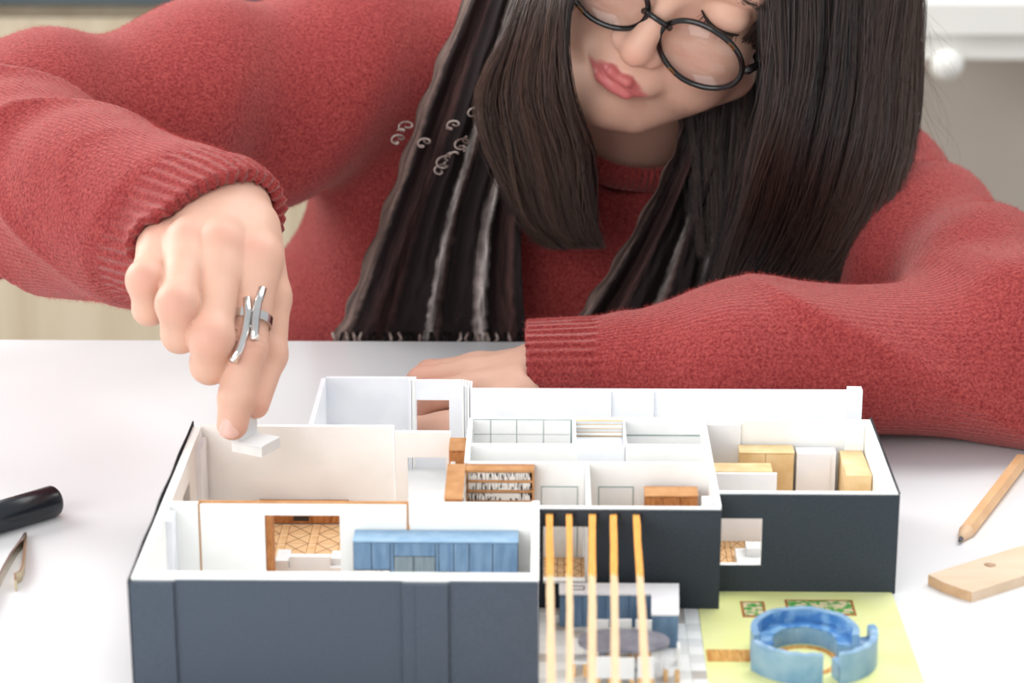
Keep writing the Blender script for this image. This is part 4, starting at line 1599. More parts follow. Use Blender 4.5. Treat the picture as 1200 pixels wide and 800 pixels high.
sv, sq = mesh_sdf(sweater_sdf, (-440, 1120, -330), (370, 1810, 260), 3.0, slack=2.0)
tR, aR = armR(sv)
plR = (sv - C_R) @ CN
aC = np.arctan2((sv - C_R) @ ce2, (sv - C_R) @ ce1)
plL = (sv - C_L) @ dL
near_l = (sv[:, 0] < 80) & (sv[:, 1] < 1340) & (sv[:, 2] < 75)
near_r = (plR > -60) & (np.linalg.norm(sv - C_R, axis=1) < 75)
ribR = np.where(near_r, smooth01((plR + 34) / 4), 0)
ribL = np.where(near_l, smooth01((plL + 42) / 4), 0)
q_ = sv - COLL
hh = q_ @ nax
rr_ = np.sqrt(np.maximum((q_ * q_).sum(1) - hh * hh, 0))
ribN = (rr_ < 67) & (hh > -12) & (hh < 16)
e1 = np.cross(nax, (1.0, 0, 0))
e1 /= np.linalg.norm(e1)
e2 = np.cross(nax, e1)
aN = np.arctan2(q_ @ e1, q_ @ e2)
aL = np.arctan2(sv[:, 1] - 1288, sv[:, 2] - 31)
phase = np.where(near_r, aC * 42, np.where(near_l, aL * 34, aN * 90))
rib = np.clip(ribR + ribL + ribN * 0.8, 0, 1)
# stitch columns: around the arm on the sleeves, sideways on the torso
axd = np.linalg.norm(sv - (E_R + dR * (np.clip(tR, 0, 1) * LEN_R)[:, None]), axis=1)
mR = smooth01((72 - axd) / 10) * smooth01((tR - 0.05) / 0.15) * (1 - np.clip(rib, 0, 1))
mL = smooth01((1400 - sv[:, 1]) / 40) * smooth01((sv[:, 0] + 10) / 40) * smooth01((100 - sv[:, 2]) / 20) * (1 - np.clip(rib, 0, 1))
colw = np.where(sv[:, 0] < -30, aR * 110, aL * 90)
amp = 0.13 * np.where(sv[:, 0] < -30, mR, mL)


def wool_mat():
    m, nt, b = new_mat('red_wool_knit')
    tc = N(nt, 'ShaderNodeTexCoord')
    n1 = N(nt, 'ShaderNodeTexNoise')
    n1.inputs['Scale'].default_value = 620
    n1.inputs['Detail'].default_value = 5
    n2 = N(nt, 'ShaderNodeTexNoise')
    n2.inputs['Scale'].default_value = 60
    n2.inputs['Detail'].default_value = 3
    nt.links.new(tc.outputs['Object'], n1.inputs[0])
    nt.links.new(tc.outputs['Object'], n2.inputs[0])
    rp = N(nt, 'ShaderNodeMapRange')
    rp.inputs[1].default_value = 0.3
    rp.inputs[2].default_value = 0.7
    nt.links.new(n1.outputs[0], rp.inputs[0])
    c = mix_rgb(nt, rp.outputs[0], srgb(116, 32, 38), srgb(174, 80, 76))
    c = mix_rgb(nt, math_n(nt, 'MULTIPLY', n2.outputs[0], 0.4), c, srgb(150, 54, 55))
    ra = N(nt, 'ShaderNodeAttribute')
    ra.attribute_name = 'rib'
    ph = N(nt, 'ShaderNodeAttribute')
    ph.attribute_name = 'phase'
    cw = N(nt, 'ShaderNodeAttribute')
    cw.attribute_name = 'stitch'
    sa_ = N(nt, 'ShaderNodeAttribute')
    sa_.attribute_name = 'stitch_amp'
    cosr = math_n(nt, 'COSINE', ph.outputs['Fac'])
    ribh = math_n(nt, 'MULTIPLY', math_n(nt, 'MULTIPLY', cosr, ra.outputs['Fac']), 1.0)
    st = math_n(nt, 'MULTIPLY', math_n(nt, 'SINE', cw.outputs['Fac']), sa_.outputs['Fac'])
    hgt = math_n(nt, 'ADD', math_n(nt, 'ADD', ribh, st), math_n(nt, 'MULTIPLY', n1.outputs[0], 1.1))
    nt.links.new(c, b.inputs['Base Color'])
    bp = N(nt, 'ShaderNodeBump')
    bp.inputs['Strength'].default_value = 0.75
    bp.inputs['Distance'].default_value = 0.0011
    nt.links.new(hgt, bp.inputs['Height'])
    nt.links.new(bp.outputs[0], b.inputs['Normal'])
    b.inputs['Roughness'].default_value = 0.95
    b.inputs['Specular IOR Level'].default_value = 0.1
    b.inputs['Sheen Weight'].default_value = 0.36
    b.inputs['Sheen Roughness'].default_value = 0.45
    b.inputs['Sheen Tint'].default_value = (1.0, 0.62, 0.58, 1)
    return m


M['wool'] = wool_mat()
sw_me = np_mesh('sweater', sv, sq, {'rib': rib, 'phase': phase, 'stitch': colw, 'stitch_amp': amp})
sweater = link_mesh('sweater', sw_me, M['wool'], person, smooth=True)
sweater['label'] = 'fuzzy brick-red knitted sweater with ribbed cuffs'

# wool fuzz standing off the knit, where it shows
tri_c = sv[sq].mean(1)
nf = np.cross(sv[sq[:, 1]] - sv[sq[:, 0]], sv[sq[:, 3]] - sv[sq[:, 0]])
ar = np.linalg.norm(nf, axis=1) + 1e-9
nf = nf / ar[:, None]
view = CAM - tri_c
view /= np.linalg.norm(view, axis=1)[:, None]
fac = (nf * view).sum(1)
keep = np.where((fac > -0.35) & (tri_c[:, 2] > -40) & ((tri_c[:, 2] > 5) | (tri_c[:, 1] > 1446)))[0]
pw = ar[keep] * (0.35 + 1.2 * np.clip(0.5 - np.abs(fac[keep]), 0, 1))
nfz = 90000
pick = rng.choice(keep, nfz, p=pw / pw.sum())
uv = rng.random((nfz, 2))
b0_ = sv[sq[pick, 0]] * ((1 - uv[:, :1]) * (1 - uv[:, 1:])) + sv[sq[pick, 1]] * (uv[:, :1] * (1 - uv[:, 1:])) + sv[sq[pick, 2]] * (uv[:, :1] * uv[:, 1:]) + sv[sq[pick, 3]] * ((1 - uv[:, :1]) * uv[:, 1:])
dr = nf[pick] * 0.8 + rng.normal(0, 0.6, (nfz, 3))
dr /= np.linalg.norm(dr, axis=1)[:, None]
ln = rng.uniform(0.9, 2.8, nfz)[:, None]
sd = np.cross(dr, rng.normal(0, 1, (nfz, 3)))
sd /= np.linalg.norm(sd, axis=1)[:, None]
bend = rng.normal(0, 0.35, (nfz, 3)) * ln
wv = 0.055
fv = np.stack([b0_ - sd * wv, b0_ + sd * wv, b0_ + dr * ln * 0.55 + sd * wv * 0.8, b0_ + dr * ln * 0.55 - sd * wv * 0.8, b0_ + dr * ln + bend], 1).reshape(-1, 3)
k5 = np.arange(nfz)[:, None] * 5
ft = np.concatenate([k5 + (0, 1, 2), k5 + (0, 2, 3), k5 + (3, 2, 4)], 0)
M['fuzz'] = mat('wool_fuzz', srgb(206, 104, 98), srgb(186, 76, 74), rough=0.9, scale=80, spec=0.1)
fz = link_mesh('wool_fuzz', np_mesh('wool_fuzz', fv, ft), M['fuzz'], person)
fz['kind'] = 'stuff'

# trousers under the table
def legs_sdf(P):
    d = None
    for s in (-1, 1):
        x = 5 + s * 95
        q = smin(seg(P, (x, 1740, -300), (x + s * 20, 1400, -270), 88, 66), seg(P, (x + s * 20, 1400, -270), (x + s * 20, 1440, -690), 64, 46), 14)
        q = smin(q, seg(P, (x + s * 20, 1440, -700), (x + s * 24, 1330, -712), 36, 28), 12)
        d = q if d is None else smin(d, q, 20)
    d = smin(d, seg(P, (-70, 1745, -270), (80, 1745, -270), 108, 108), 30)
    return np.maximum(d, -739.5 - P[:, 2])


lv, lq = mesh_sdf(legs_sdf, (-280, 1260, -750), (290, 1880, -150), 9.0, B=5)
link_mesh('trousers', np_mesh('trousers', lv, lq), M['jeans'], person, smooth=True)
st_ = empty('stool', (5, 1730, -TZ), 'round black stool that the person sits on', 'stool')
MB().tube([(5, 1735, -425), (5, 1735, -420), (5, 1735, -396), (5, 1735, -392)], [168, 175, 175, 168], 32).build('seat', M['pen'], st_)
for k in range(4):
    an = math.pi / 4 + k * math.pi / 2
    MB().tube([(5 + 120 * _c(an), 1735 + 120 * _s(an), -424), (5 + 170 * _c(an), 1735 + 170 * _s(an), -TZ)], 12, 12).build('leg', M['steel'], st_)


# ------------------------------------------------------------------ hair
def interp_rows(rows, v):
    """rows: (y, xl, xr, Yl, Yr, thick); v in 0..1 -> smooth interpolation"""
    R = np.array(rows, float)
    t = np.clip(v, 0, 1.15) * (len(R) - 1)
    i = np.clip(t.astype(int), 0, len(R) - 2)
    f = t - i
    p0, p1, p2, p3 = R[np.maximum(i - 1, 0)], R[i], R[i + 1], R[np.minimum(i + 2, len(R) - 1)]
    f = f[..., None]
    return 0.5 * (2 * p1 + (p2 - p0) * f + (2 * p0 - 5 * p1 + 4 * p2 - p3) * f ** 2 + (3 * p1 - p0 - 3 * p2 + p3) * f ** 3)


def at_many(x, y, Y):
    d = FW * FPX + RT * (x[..., None] - 600) + UP * (400 - y[..., None])
    return CAM + d * (Y / d[..., 1])[..., None]


HAIR_A = [(-210, 760, 880, 1420, 1400, 10), (-110, 680, 790, 1412, 1392, 12), (-30, 622, 684, 1408, 1388, 14), (40, 594, 664, 1410, 1388, 16), (110, 566, 668, 1420, 1394, 16),
          (170, 572, 686, 1432, 1404, 15), (225, 590, 690, 1440, 1414, 12), (262, 608, 692, 1444, 1420, 9), (288, 640, 702, 1446, 1424, 6)]
HAIR_B = [(-250, 820, 960, 1400, 1460, 8), (-150, 856, 1050, 1384, 1462, 12), (-50, 884, 1072, 1374, 1460, 18), (40, 893, 1070, 1372, 1458, 22), (110, 896, 1070, 1376, 1456, 24),
          (180, 884, 1068, 1384, 1452, 26), (245, 872, 1056, 1394, 1446, 24), (300, 858, 1030, 1404, 1440, 20), (340, 846, 990, 1412, 1436, 14), (358, 848, 940, 1416, 1432, 8)]
HAIR_C = [(-60, 800, 930, 1470, 1490, 10), (60, 800, 930, 1478, 1490, 12), (150, 800, 920, 1476, 1486, 12), (230, 806, 905, 1462, 1476, 10), (300, 815, 885, 1452, 1460, 8)]


def strands(rows, n, seed, wave=4.0, npt=16, tilt=0.0, vmax=(0.86, 1.03), curl=0.0):
    g = np.random.default_rng(seed)
    nc = max(12, n // 22)
    cu = g.random(nc)
    cph = g.random((nc, 3)) * 6.28
    camp = g.uniform(0.4, 1.0, nc)
    cw = g.uniform(-1, 1, nc)
    which = g.integers(0, nc, n)
    u = cu[which] + g.normal(0, 0.022, n)
    w = np.clip(cw[which] + g.normal(0, 0.25, n), -1, 1)
    fly = g.random(n) < 0.04
    u = np.where(fly, g.uniform(-0.06, 1.06, n), u)
    w = np.where(fly, g.uniform(-1.2, 1.2, n), w)
    end = g.uniform(vmax[0], vmax[1], n)
    t = np.linspace(0, 1, npt)[None, :] * end[:, None]
    R = interp_rows(rows, t)
    uu = np.clip(np.clip(u, -0.08, 1.08)[:, None] + tilt * (t - 0.5), -0.2, 1.0 + 0.03 * np.sin(u * 90)[:, None])
    x = R[..., 1] + (R[..., 2] - R[..., 1]) * uu
    x = x + camp[which][:, None] * wave * np.sin(5.5 * t + cph[which, 0][:, None]) + 0.5 * wave * np.sin(13 * t + cph[which, 1][:, None] + g.normal(0, 0.4, n)[:, None])
    x = x + g.normal(0, 1.2, n)[:, None] * t * 2
    # converge a little towards the lock's centre at the tip
    y = R[..., 0] + g.normal(0, 2, n)[:, None] - curl * np.maximum(0, t - 0.8) * (uu - 0.2) * 200
    Y = R[..., 3] + (R[..., 4] - R[..., 3]) * uu - R[..., 5] * w[:, None]
    return at_many(x, y, Y), np.clip(0.32 + 0.3 * w + g.normal(0, 0.3, n) + g.normal(0, 0.22, nc)[which] + (g.random(n) < 0.06) * 0.5, 0, 1), g.uniform(0.16, 0.34, n), u


def tubes(P, rad, tone, name, material, parent, taper=0.35):
    n, m, _ = P.shape
    T = np.gradient(P, axis=1)
    T /= np.linalg.norm(T, axis=2, keepdims=True) + 1e-9
    ref = np.array((0.3, -0.9, 0.2))
    A = np.cross(T, ref)
    A /= np.linalg.norm(A, axis=2, keepdims=True) + 1e-9
    Bv = np.cross(T, A)
    pr_ = rad[:, None] * np.linspace(1, taper, m)[None]
    V = []
    for k in range(3):
        an = 2 * math.pi * k / 3
        V.append(P + pr_[..., None] * (math.cos(an) * A + math.sin(an) * Bv))
    V = np.stack(V, 2).reshape(-1, 3)
    idx = np.arange(n * m * 3).reshape(n, m, 3)
    F = []
    for k in range(3):
        k2 = (k + 1) % 3
        F.append(np.stack([idx[:, :-1, k], idx[:, :-1, k2], idx[:, 1:, k2], idx[:, 1:, k]], -1).reshape(-1, 4))
    F = np.concatenate(F)
    me = np_mesh(name, V, F, {'tone': np.repeat(tone, m * 3)})
    return link_mesh(name, me, material, parent, smooth=True)


def hair_mat():
    m, nt, b = new_mat('dark_brown_hair')
    a = N(nt, 'ShaderNodeAttribute')
    a.attribute_name = 'tone'
    c = mix_rgb(nt, a.outputs['Fac'], srgb(21, 17, 18), srgb(88, 66, 56))
    nt.links.new(c, b.inputs['Base Color'])
    b.inputs['Roughness'].default_value = 0.3
    b.inputs['Specular IOR Level'].default_value = 0.7
    return m


M['hair'] = hair_mat()
M['hair_base'] = mat('hair_mass', srgb(20, 16, 16), srgb(26, 20, 20), rough=0.6, scale=200, stretch=(3, 1, 0.2), spec=0.2)


def hair_mass_sdf(P):
    Q = W2H(P)
    cap = ell(Q, (0, -92, 32), (79, 98, 90)) * HS
    fr = np.maximum(-(Q[:, 1] + 40 + 0.35 * np.clip(60 - Q[:, 2], 0, 200) - 0.9 * np.clip(Q[:, 2] - 60, 0, 60)), -1e3) * -HS
    cap = smax(cap, fr, 10)
    d = cap
    for rows, us, sh in ((HAIR_A, (0.28, 0.55, 0.8), 0.0), (HAIR_B, (0.22, 0.42, 0.62, 0.8), 0.0), (HAIR_C, (0.3, 0.7), 0)):
        R = np.array(rows, float)
        for u_ in us:
            pts = []
            rad = []
            for r in R[:-3]:
                x = r[1] + (r[2] - r[1]) * u_
                Yd = r[3] + (r[4] - r[3]) * u_ + 10
                pts.append(W(x, r[0], Yd))
                rad.append(max(3.5, min((r[2] - r[1]) / len(us) / 2.0 * 0.46, r[5] * 0.7 + 2)))
            s = chain(P, pts, rad, 6)
            d = smin(d, s, 8)
    return d


hv, hq = mesh_sdf(hair_mass_sdf, (-60, 1330, 10), (280, 1620, 400), 3.0, slack=1.5)
hair = link_mesh('hair', np_mesh('hair', hv, hq), M['hair_base'], person, smooth=True)
hair['label'] = 'long dark brown hair falling past the face in two curtains'
for nm, rows, n_, sd_, kw in (('a', HAIR_A, 4200, 1, dict(wave=6, tilt=0.12, vmax=(0.7, 1.12))), ('b', HAIR_B, 7000, 2, dict(wave=8, tilt=-0.30, curl=0.6, vmax=(0.72, 1.04))), ('c', HAIR_C, 1400, 3, dict(wave=4))):
    P_, tone, rad, uu = strands(rows, n_, sd_, **kw)
    if nm == 'b':
        tone = np.clip(tone * 0.6 + 1.0 * np.clip(uu - 0.5, 0, 1), 0, 1)
    o = tubes(P_.astype(np.float32), rad, tone, 'hair_strands', M['hair'], hair)
    o['kind'] = 'stuff'
# hair combed from the parting over the crown
g = np.random.default_rng(17)
n_ = 4200
s_ = np.where(g.random(n_) < 0.5, -1.0, 1.0)
y0 = -92 + 100 * np.sin(g.uniform(-1.45, 0.93, n_))
ph = g.random(n_) * 6.28
t = np.linspace(0, 1, 14)[None]
th = np.radians(2 + 108 * t)
yy = y0[:, None] + 5 * np.sin(3 * t + ph[:, None]) - 10 * t
kk = np.sqrt(np.maximum(0.02, 1 - ((y0[:, None] + 92) / 103) ** 2))
lift = g.uniform(-0.5, 2.5, n_)[:, None]
xl = s_[:, None] * (83 + lift) * kk * np.sin(th) + 0 * yy
zl = 32 + (93 + lift) * kk * np.cos(th) - 26 * np.maximum(0, t - 0.75) * 4
P_ = np.stack([xl, yy, zl], -1).reshape(-1, 3) @ (HM.T * HS) + HT
o = tubes(P_.reshape(n_, 14, 3).astype(np.float32), g.uniform(0.25, 0.45, n_), np.clip(g.normal(0.35, 0.3, n_), 0, 1), 'hair_strands', M['hair'], hair, taper=0.7)
o['kind'] = 'stuff'
# loose flyaway hairs at the outer edge
g = np.random.default_rng(11)
n_ = 60
x0 = g.uniform(1050, 1080, n_)
y0 = g.uniform(-40, 150, n_)
t = np.linspace(0, 1, 14)[None]
xx = x0[:, None] + t * g.uniform(-10, 70, n_)[:, None] * np.sin(t * g.uniform(1, 2.5, n_)[:, None])
yy = y0[:, None] + t * g.uniform(50, 170, n_)[:, None]
YY = g.uniform(1440, 1465, n_)[:, None] + 0 * t
o = tubes(at_many(xx, yy, YY).astype(np.float32), np.full(n_, 0.09), g.uniform(0.6, 1, n_), 'flyaway_hair', M['hair'], hair)
o['kind'] = 'stuff'

# eyelashes and brow of the visible eye
for s in (1, -1):
    pts = []
    for k in range(9):
        a = -1 + 2 * k / 8
        pts.append(H2W((s * (33 + 13.5 * a), 2.6 - 4.8 * a * a + 0.3, 1.2 + 2.2 * a * a)))
    MB().tube(pts, [0.5, 0.8, 1.0, 1.1, 1.1, 1.1, 1.0, 0.9, 0.5], 8).build('eyelash', M['lash'], person, smooth=True)
    g = np.random.default_rng(5 + s)
    vs, fs = [], []
    for k in range(46):
        a = g.uniform(-0.9, 1.0)
        p = np.array((s * (33 + 13.5 * a), 2.9 - 4.8 * a * a, 1.0 + 2.2 * a * a))
        tipp = p + np.array((s * 2.2 * a + g.normal(0, .3), 4.2 + g.normal(0, .4), -5.2 + g.normal(0, .5)))
        sd = np.array((0.18, 0, 0))
        b_ = len(vs)
        vs += [H2W(p - sd), H2W(p + sd), H2W(tipp)]
        fs.append((b_, b_ + 1, b_ + 2))
    o = MB().add(vs, fs).build('lash_hairs', M['lash'], person)
    o['kind'] = 'stuff'
    vs, fs = [], []
    for k in range(120):
        a = g.uniform(-1, 1)
        p = np.array((s * (33 + 19 * a), 3.5 - 6.5 * a * a, 28.5 + 2.5 * a - 3.0 * a * a + g.normal(0, 1.4)))
        tipp = p + np.array((s * 4.5, 0.4, 1.5 + g.normal(0, .4)))
        b_ = len(vs)
        vs += [H2W(p - (0, 0, .2)), H2W(p + (0, 0, .2)), H2W(tipp)]
        fs.append((b_, b_ + 1, b_ + 2))
    o = MB().add(vs, fs).build('eyebrow', M['lash'], person)
    o['kind'] = 'stuff'

# ------------------------------------------------------------------ scarf
def scarf_mat():
    m, nt, b = new_mat('striped_crinkle_scarf')
    at = N(nt, 'ShaderNodeAttribute')
    at.attribute_name = 'uvw'
    sp = N(nt, 'ShaderNodeSeparateXYZ')
    nt.links.new(at.outputs['Vector'], sp.inputs[0])
    mp = N(nt, 'ShaderNodeMapping')
    mp.inputs['Scale'].default_value = (30, 5, 1)
    nt.links.new(at.outputs['Vector'], mp.inputs[0])
    ns = N(nt, 'ShaderNodeTexNoise')
    ns.inputs['Scale'].default_value = 1.4
    ns.inputs['Detail'].default_value = 5
    nt.links.new(mp.outputs[0], ns.inputs[0])
    mp2 = N(nt, 'ShaderNodeMapping')
    mp2.inputs['Scale'].default_value = (9, 26, 1)
    nt.links.new(at.outputs['Vector'], mp2.inputs[0])
    n2 = N(nt, 'ShaderNodeTexNoise')
    n2.inputs['Scale'].default_value = 1.5
    n2.inputs['Detail'].default_value = 4
    nt.links.new(mp2.outputs[0], n2.inputs[0])
    uw = math_n(nt, 'ADD', sp.outputs[0], math_n(nt, 'MULTIPLY', math_n(nt, 'SUBTRACT', n2.outputs[0], 0.5), 0.05))
    rp = N(nt, 'ShaderNodeValToRGB')
    cr = rp.color_ramp
    cr.interpolation = 'LINEAR'
    dark = srgb(40, 32, 33)
    brn = srgb(84, 60, 57)
    wht = srgb(214, 204, 198)
    stops = [(0.0, srgb(112, 92, 86)), (0.05, srgb(140, 120, 112)), (0.09, dark), (0.26, brn), (0.30, dark), (0.455, dark), (0.485, wht), (0.52, srgb(120, 98, 92)), (0.55, dark), (0.70, dark), (0.735, srgb(150, 138, 134)), (0.765, wht), (0.80, dark), (0.93, brn), (0.96, dark), (1.0, dark)]
    while len(cr.elements) < len(stops):
        cr.elements.new(0.5)
    for e, (p, c) in zip(cr.elements, stops):
        e.position = p
        e.color = c
    nt.links.new(uw, rp.inputs[0])
    msk = N(nt, 'ShaderNodeMapRange')
    msk.inputs[1].default_value = 0.45
    msk.inputs[2].default_value = 0.6
    nt.links.new(ns.outputs[0], msk.inputs[0])
    c = mix_rgb(nt, math_n(nt, 'MULTIPLY', msk.outputs[0], 0.6), rp.outputs[0], dark)
    # woven cross bars
    bar = N(nt, 'ShaderNodeMapRange')
    bar.inputs[1].default_value = 0.66
    bar.inputs[2].default_value = 0.74
    nt.links.new(n2.outputs[0], bar.inputs[0])
    c = mix_rgb(nt, math_n(nt, 'MULTIPLY', bar.outputs[0], 0.7), c, srgb(92, 62, 58))
    nt.links.new(c, b.inputs['Base Color'])
    bp = N(nt, 'ShaderNodeBump')
    bp.inputs['Strength'].default_value = 0.6
    bp.inputs['Distance'].default_value = 0.002
    nt.links.new(ns.outputs[0], bp.inputs['Height'])
    nt.links.new(bp.outputs[0], b.inputs['Normal'])
    b.inputs['Roughness'].default_value = 0.85
    b.inputs['Specular IOR Level'].default_value = 0.15
    return m


M['scarf'] = scarf_mat()
M['yarn'] = mat('pale_scarf_yarn', srgb(176, 162, 154), srgb(120, 100, 94), rough=0.85, scale=200, spec=0.1)
SC_A = [(-120, 640, 740, 1535, 1520, 3), (-40, 566, 668, 1512, 1490, 4), (50, 522, 650, 1490, 1470, 6), (120, 494, 640, 1474, 1458, 8), (190, 470, 626, 1464, 1452, 9), (260, 444, 612, 1458, 1450, 9), (330, 418, 612, 1452, 1448, 8), (380, 398, 616, 1450, 1450, 6), (406, 386, 622, 1448, 1448, 4)]
SC_B = [(60, 812, 905, 1512, 1520, 3), (120, 806, 892, 1486, 1498, 4), (170, 792, 880, 1470, 1484, 6), (230, 764, 872, 1458, 1470, 8), (300, 724, 862, 1450, 1460, 8), (360, 684, 858, 1446, 1452, 8), (405, 652, 850, 1451, 1451, 5), (440, 640, 846, 1450, 1450, 4)]


def scarf_sheet(rows, seed, nu=70, nv=80, thick=3.0):
    g = np.random.default_rng(seed)
    u = np.linspace(0, 1, nu)
    v = np.linspace(0, 1, nv)
    U, V = np.meshgrid(u, v, indexing='ij')
    R = interp_rows(rows, V.ravel()).reshape(nu, nv, 6)
    x = R[..., 1] + (R[..., 2] - R[..., 1]) * U
    ph = g.random(4) * 6.28
    edge = 2.5 * np.sin(V * 60 + ph[3]) * np.exp(-U * 30)
    x = x - edge
    y = R[..., 0] + 3.5 * np.sin(U * 17 + ph[1]) * (V > 0.96)
    fold = R[..., 5] * (np.sin(U * 21 + 1.2 * np.sin(V * 3.0 + ph[0]) + ph[2]) + 0.45 * np.sin(U * 44 + V * 5 + ph[1])) + 1.2 * np.sin(U * 100 + 12 * V) * np.sin(V * 70 + 9 * U)
    Y = R[..., 3] + (R[..., 4] - R[..., 3]) * U - fold
    P_ = at_many(x, y, Y)
    back = P_ + np.array((0, thick, 0))
    V1 = np.concatenate([P_.reshape(-1, 3), back.reshape(-1, 3)])
    n = nu * nv
    id_ = np.arange(n).reshape(nu, nv)
    F = [np.stack([id_[:-1, :-1], id_[1:, :-1], id_[1:, 1:], id_[:-1, 1:]], -1).reshape(-1, 4)]
    F.append(F[0][:, ::-1] + n)
    for e in (id_[0, :], id_[-1, ::-1], id_[::-1, 0], id_[:, -1]):
        F.append(np.stack([e[:-1], e[1:], e[1:] + n, e[:-1] + n], -1))
    F = np.concatenate(F)
    uvw = np.stack([U, V, 0 * U], -1).reshape(-1, 3)
    return V1, F, np.concatenate([uvw, uvw])


parts = [scarf_sheet(SC_A, 3), scarf_sheet(SC_B, 8)]
# the turn behind the neck
nu, nv = 40, 60
an = np.linspace(-0.35, math.pi + 0.35, nv)
cc = NECK_BASE + nax * 14
U, A_ = np.meshgrid(np.linspace(0, 1, nu), an, indexing='ij')
rad = 66 + 10 * np.sin(U * math.pi) + 3 * np.sin(U * 18 + A_ * 3)
hgt = -26 + 58 * U
P_ = cc + rad[..., None] * (np.cos(A_)[..., None] * np.array((1.0, 0, 0.1)) + np.sin(A_)[..., None] * np.array((0, 1.0, 0.25))) + hgt[..., None] * nax
id_ = np.arange(nu * nv).reshape(nu, nv)
Fq = np.stack([id_[:-1, :-1], id_[1:, :-1], id_[1:, 1:], id_[:-1, 1:]], -1).reshape(-1, 4)
V_ = np.concatenate([P_.reshape(-1, 3), P_.reshape(-1, 3) - 3 * nax + (0, 0, 0)])
uvw = np.stack([U, A_ / 3, 0 * U], -1).reshape(-1, 3)
parts.append((V_, np.concatenate([Fq, Fq[:, ::-1] + nu * nv]), np.concatenate([uvw, uvw])))
off = 0
a, b, c = [], [], []
for V_, F_, u_ in parts:
    a.append(V_)
    b.append(F_ + off)
    c.append(u_)
    off += len(V_)
scarf = link_mesh('scarf', np_mesh('scarf', np.concatenate(a), np.concatenate(b), {'uvw': np.concatenate(c)}), M['scarf'], person, smooth=True)
scarf['label'] = 'dark crinkled scarf with pale woven stripes'
# curled yarn loops and the fringe at its end
g = np.random.default_rng(21)
for (lx, ly, lr) in ((467, 163, 6), (474, 150, 7), (497, 168, 6), (522, 186, 8), (530, 148, 6), (543, 166, 7), (536, 178, 6), (556, 128, 5), (518, 196, 6)):
    ph = g.random() * 6.28
    pts = []
    for k in range(26):
        t_ = k / 25
        r = lr * (0.75 + 0.35 * math.sin(5.3 * t_ + ph)) * (1 + 0.25 * math.sin(11 * t_ + 2 * ph))
        pts.append(W(lx + r * math.cos(11 * t_ + ph) + 9 * (t_ - .5), ly + 0.7 * r * math.sin(11 * t_ + ph) - 9 * (t_ - .5), 1448 - 4 * math.sin(7 * t_)))
    MB().tube(pts, 0.6, 6).build('yarn_loop', M['yarn'], scarf, smooth=True)
for k in range(26):
    fx = 390 + k * 8.6 + g.uniform(-3, 3)
    pts = [W(fx + g.uniform(-2, 2), 390, 1445), W(fx + g.uniform(-3, 3), 397, 1440), W(fx + g.uniform(-5, 5), 404, 1441)]
    MB().tube(pts, [1.0, 1.1, 0.7], 6).build('fringe_tassel', M['yarn'] if g.random() < 0.55 else M['hair_base'], scarf, smooth=True)

# ------------------------------------------------------------------ eyeglasses
gl = empty('eyeglasses', H2W((0, 20, -14)), 'round black eyeglasses with amber flecks slipped down the nose', 'eyeglasses')
GC = {1: (33.5, 9.5, -17.0), -1: (-33.5, 9.5, -17.0)}
GN = np.array((0.0, 0.985, -0.17))


def gpt(s, an, r, dy=0.0):
    cx, cy, cz = GC[s]
    x = cx + r * 1.1 * math.cos(an)
    zz_ = r * 0.94 * math.sin(an)
    # pantoscopic tilt and a slight wrap
    return H2W((x, cy + dy - 0.12 * abs(r * math.cos(an)) * (1 if math.cos(an) * s > 0 else 0.2) + 0.16 * zz_, cz + zz_))


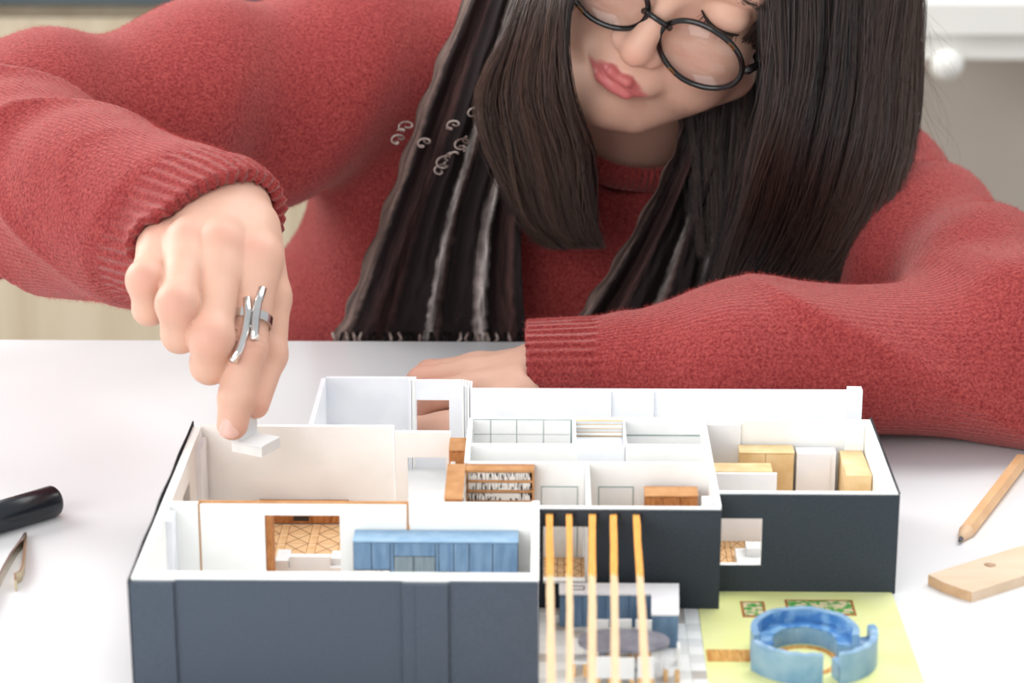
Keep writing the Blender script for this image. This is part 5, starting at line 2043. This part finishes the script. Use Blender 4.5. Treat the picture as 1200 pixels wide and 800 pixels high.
M['amber'] = mat('amber_fleck', srgb(150, 96, 30), srgb(110, 66, 20), rough=0.2, scale=300, spec=0.5)
for s in (1, -1):
    pts = [gpt(s, 2 * math.pi * k / 56, 25.0) for k in range(56)]
    rim = MB().ring_tube(pts, 1.75, 10).build('rim', M['lacquer'], gl, smooth=True)
    lp = [gpt(s, 2 * math.pi * k / 40, 24.0) for k in range(40)]
    lb = [gpt(s, 2 * math.pi * k / 40, 24.0, -1.2) for k in range(40)]
    cf, cbk = gpt(s, 0, 0.001, 0.9), gpt(s, 0, 0.001, -0.3)
    n = 40
    vs = lp + lb + [cf, cbk]
    fs = [(k, (k + 1) % n, 80) for k in range(n)] + [(40 + (k + 1) % n, 40 + k, 81) for k in range(n)] + [(k, 40 + k, 40 + (k + 1) % n, (k + 1) % n) for k in range(n)]
    MB().add(vs, fs).build('lens', M['lens'], gl, smooth=True)
    # hinge block and temple arm to the ear
    h0_ = H2W((s * 57.0, 5.0, -10))
    MB().tube([H2W((s * 60, 6.5, -11)), H2W((s * 63, 4.0, -9.5)), H2W((s * 66.5, -4, -8))], [2.0, 2.8, 2.2], 8).build('hinge', M['lacquer'], gl, smooth=True)
    MB().tube([H2W((s * 66.5, -4, -8)), H2W((s * 72, -40, -6)), H2W((s * 75, -86, -2)), H2W((s * 75, -104, -18))], [2.0, 1.7, 1.8, 2.2], 8).build('temple_arm', M['lacquer'], gl, smooth=True)
    for an in (1.1, -1.9):
        fl_ = MB().ring_tube([gpt(s, an + 0.10 * math.cos(q), 25.0 + 0.9 * math.sin(q), 1.55) for q in np.linspace(0, 2 * math.pi, 10, endpoint=False)], 0.35, 6)
        fl_.build('amber_fleck', M['amber'], rim, smooth=True)
MB().tube([H2W((-9.5, 10.5, -11.5)), H2W((-5, 14.5, -8.5)), H2W((0, 16, -7.5)), H2W((5, 14.5, -8.5)), H2W((9.5, 10.5, -11.5))], [2.0, 1.8, 1.7, 1.8, 2.0], 10).build('bridge', M['lacquer'], gl, smooth=True)

# ------------------------------------------------------------------ silver ring on the index finger
rgp = FING['index'][0]
ax = (rgp[1] - rgp[0]) / np.linalg.norm(rgp[1] - rgp[0])
rc = rgp[0] + (rgp[1] - rgp[0]) * 0.70
rg_ = empty('silver_ring', rc, 'silver ring with two curved bars worn on the index finger', 'ring')
e1 = np.cross(ax, (0, 1.0, 0))
e1 /= np.linalg.norm(e1)
e2 = np.cross(ax, e1)
rr = 10.9
band = MB()
vs, fs = [], []
n = 40
for k in range(n):
    an = 2 * math.pi * k / n
    rad_ = e1 * math.cos(an) + e2 * math.sin(an)
    for (r, h) in ((rr, -2.2), (rr + 0.9, -2.2), (rr + 0.9, 2.2), (rr, 2.2)):
        vs.append(rc + rad_ * r + ax * h)
for k in range(n):
    j = (k + 1) % n
    for q in range(4):
        q2 = (q + 1) % 4
        fs.append((k * 4 + q, k * 4 + q2, j * 4 + q2, j * 4 + q))
band.add(vs, fs).build('band', M['silver'], rg_)
Yf = lambda y: 1153 - 29 * (y - 302) / 106 - 12.6
for pts in ([(289.5, 349), (290.5, 368), (287, 390), (280, 410), (272.5, 424)], [(308, 337), (302.5, 354), (299.5, 372), (298.5, 388), (298.5, 398)]):
    bar = [W(x, y, Yf(y)) for x, y in pts]
    MB().tube(bar, 2.1, 12).build('bar', M['silver'], rg_, smooth=True)
MB().tube([W(289, 382, Yf(382) + 1.0), W(300, 382, Yf(382) + 1.0)], 1.1, 8).build('bridge', M['silver'], rg_, smooth=True)
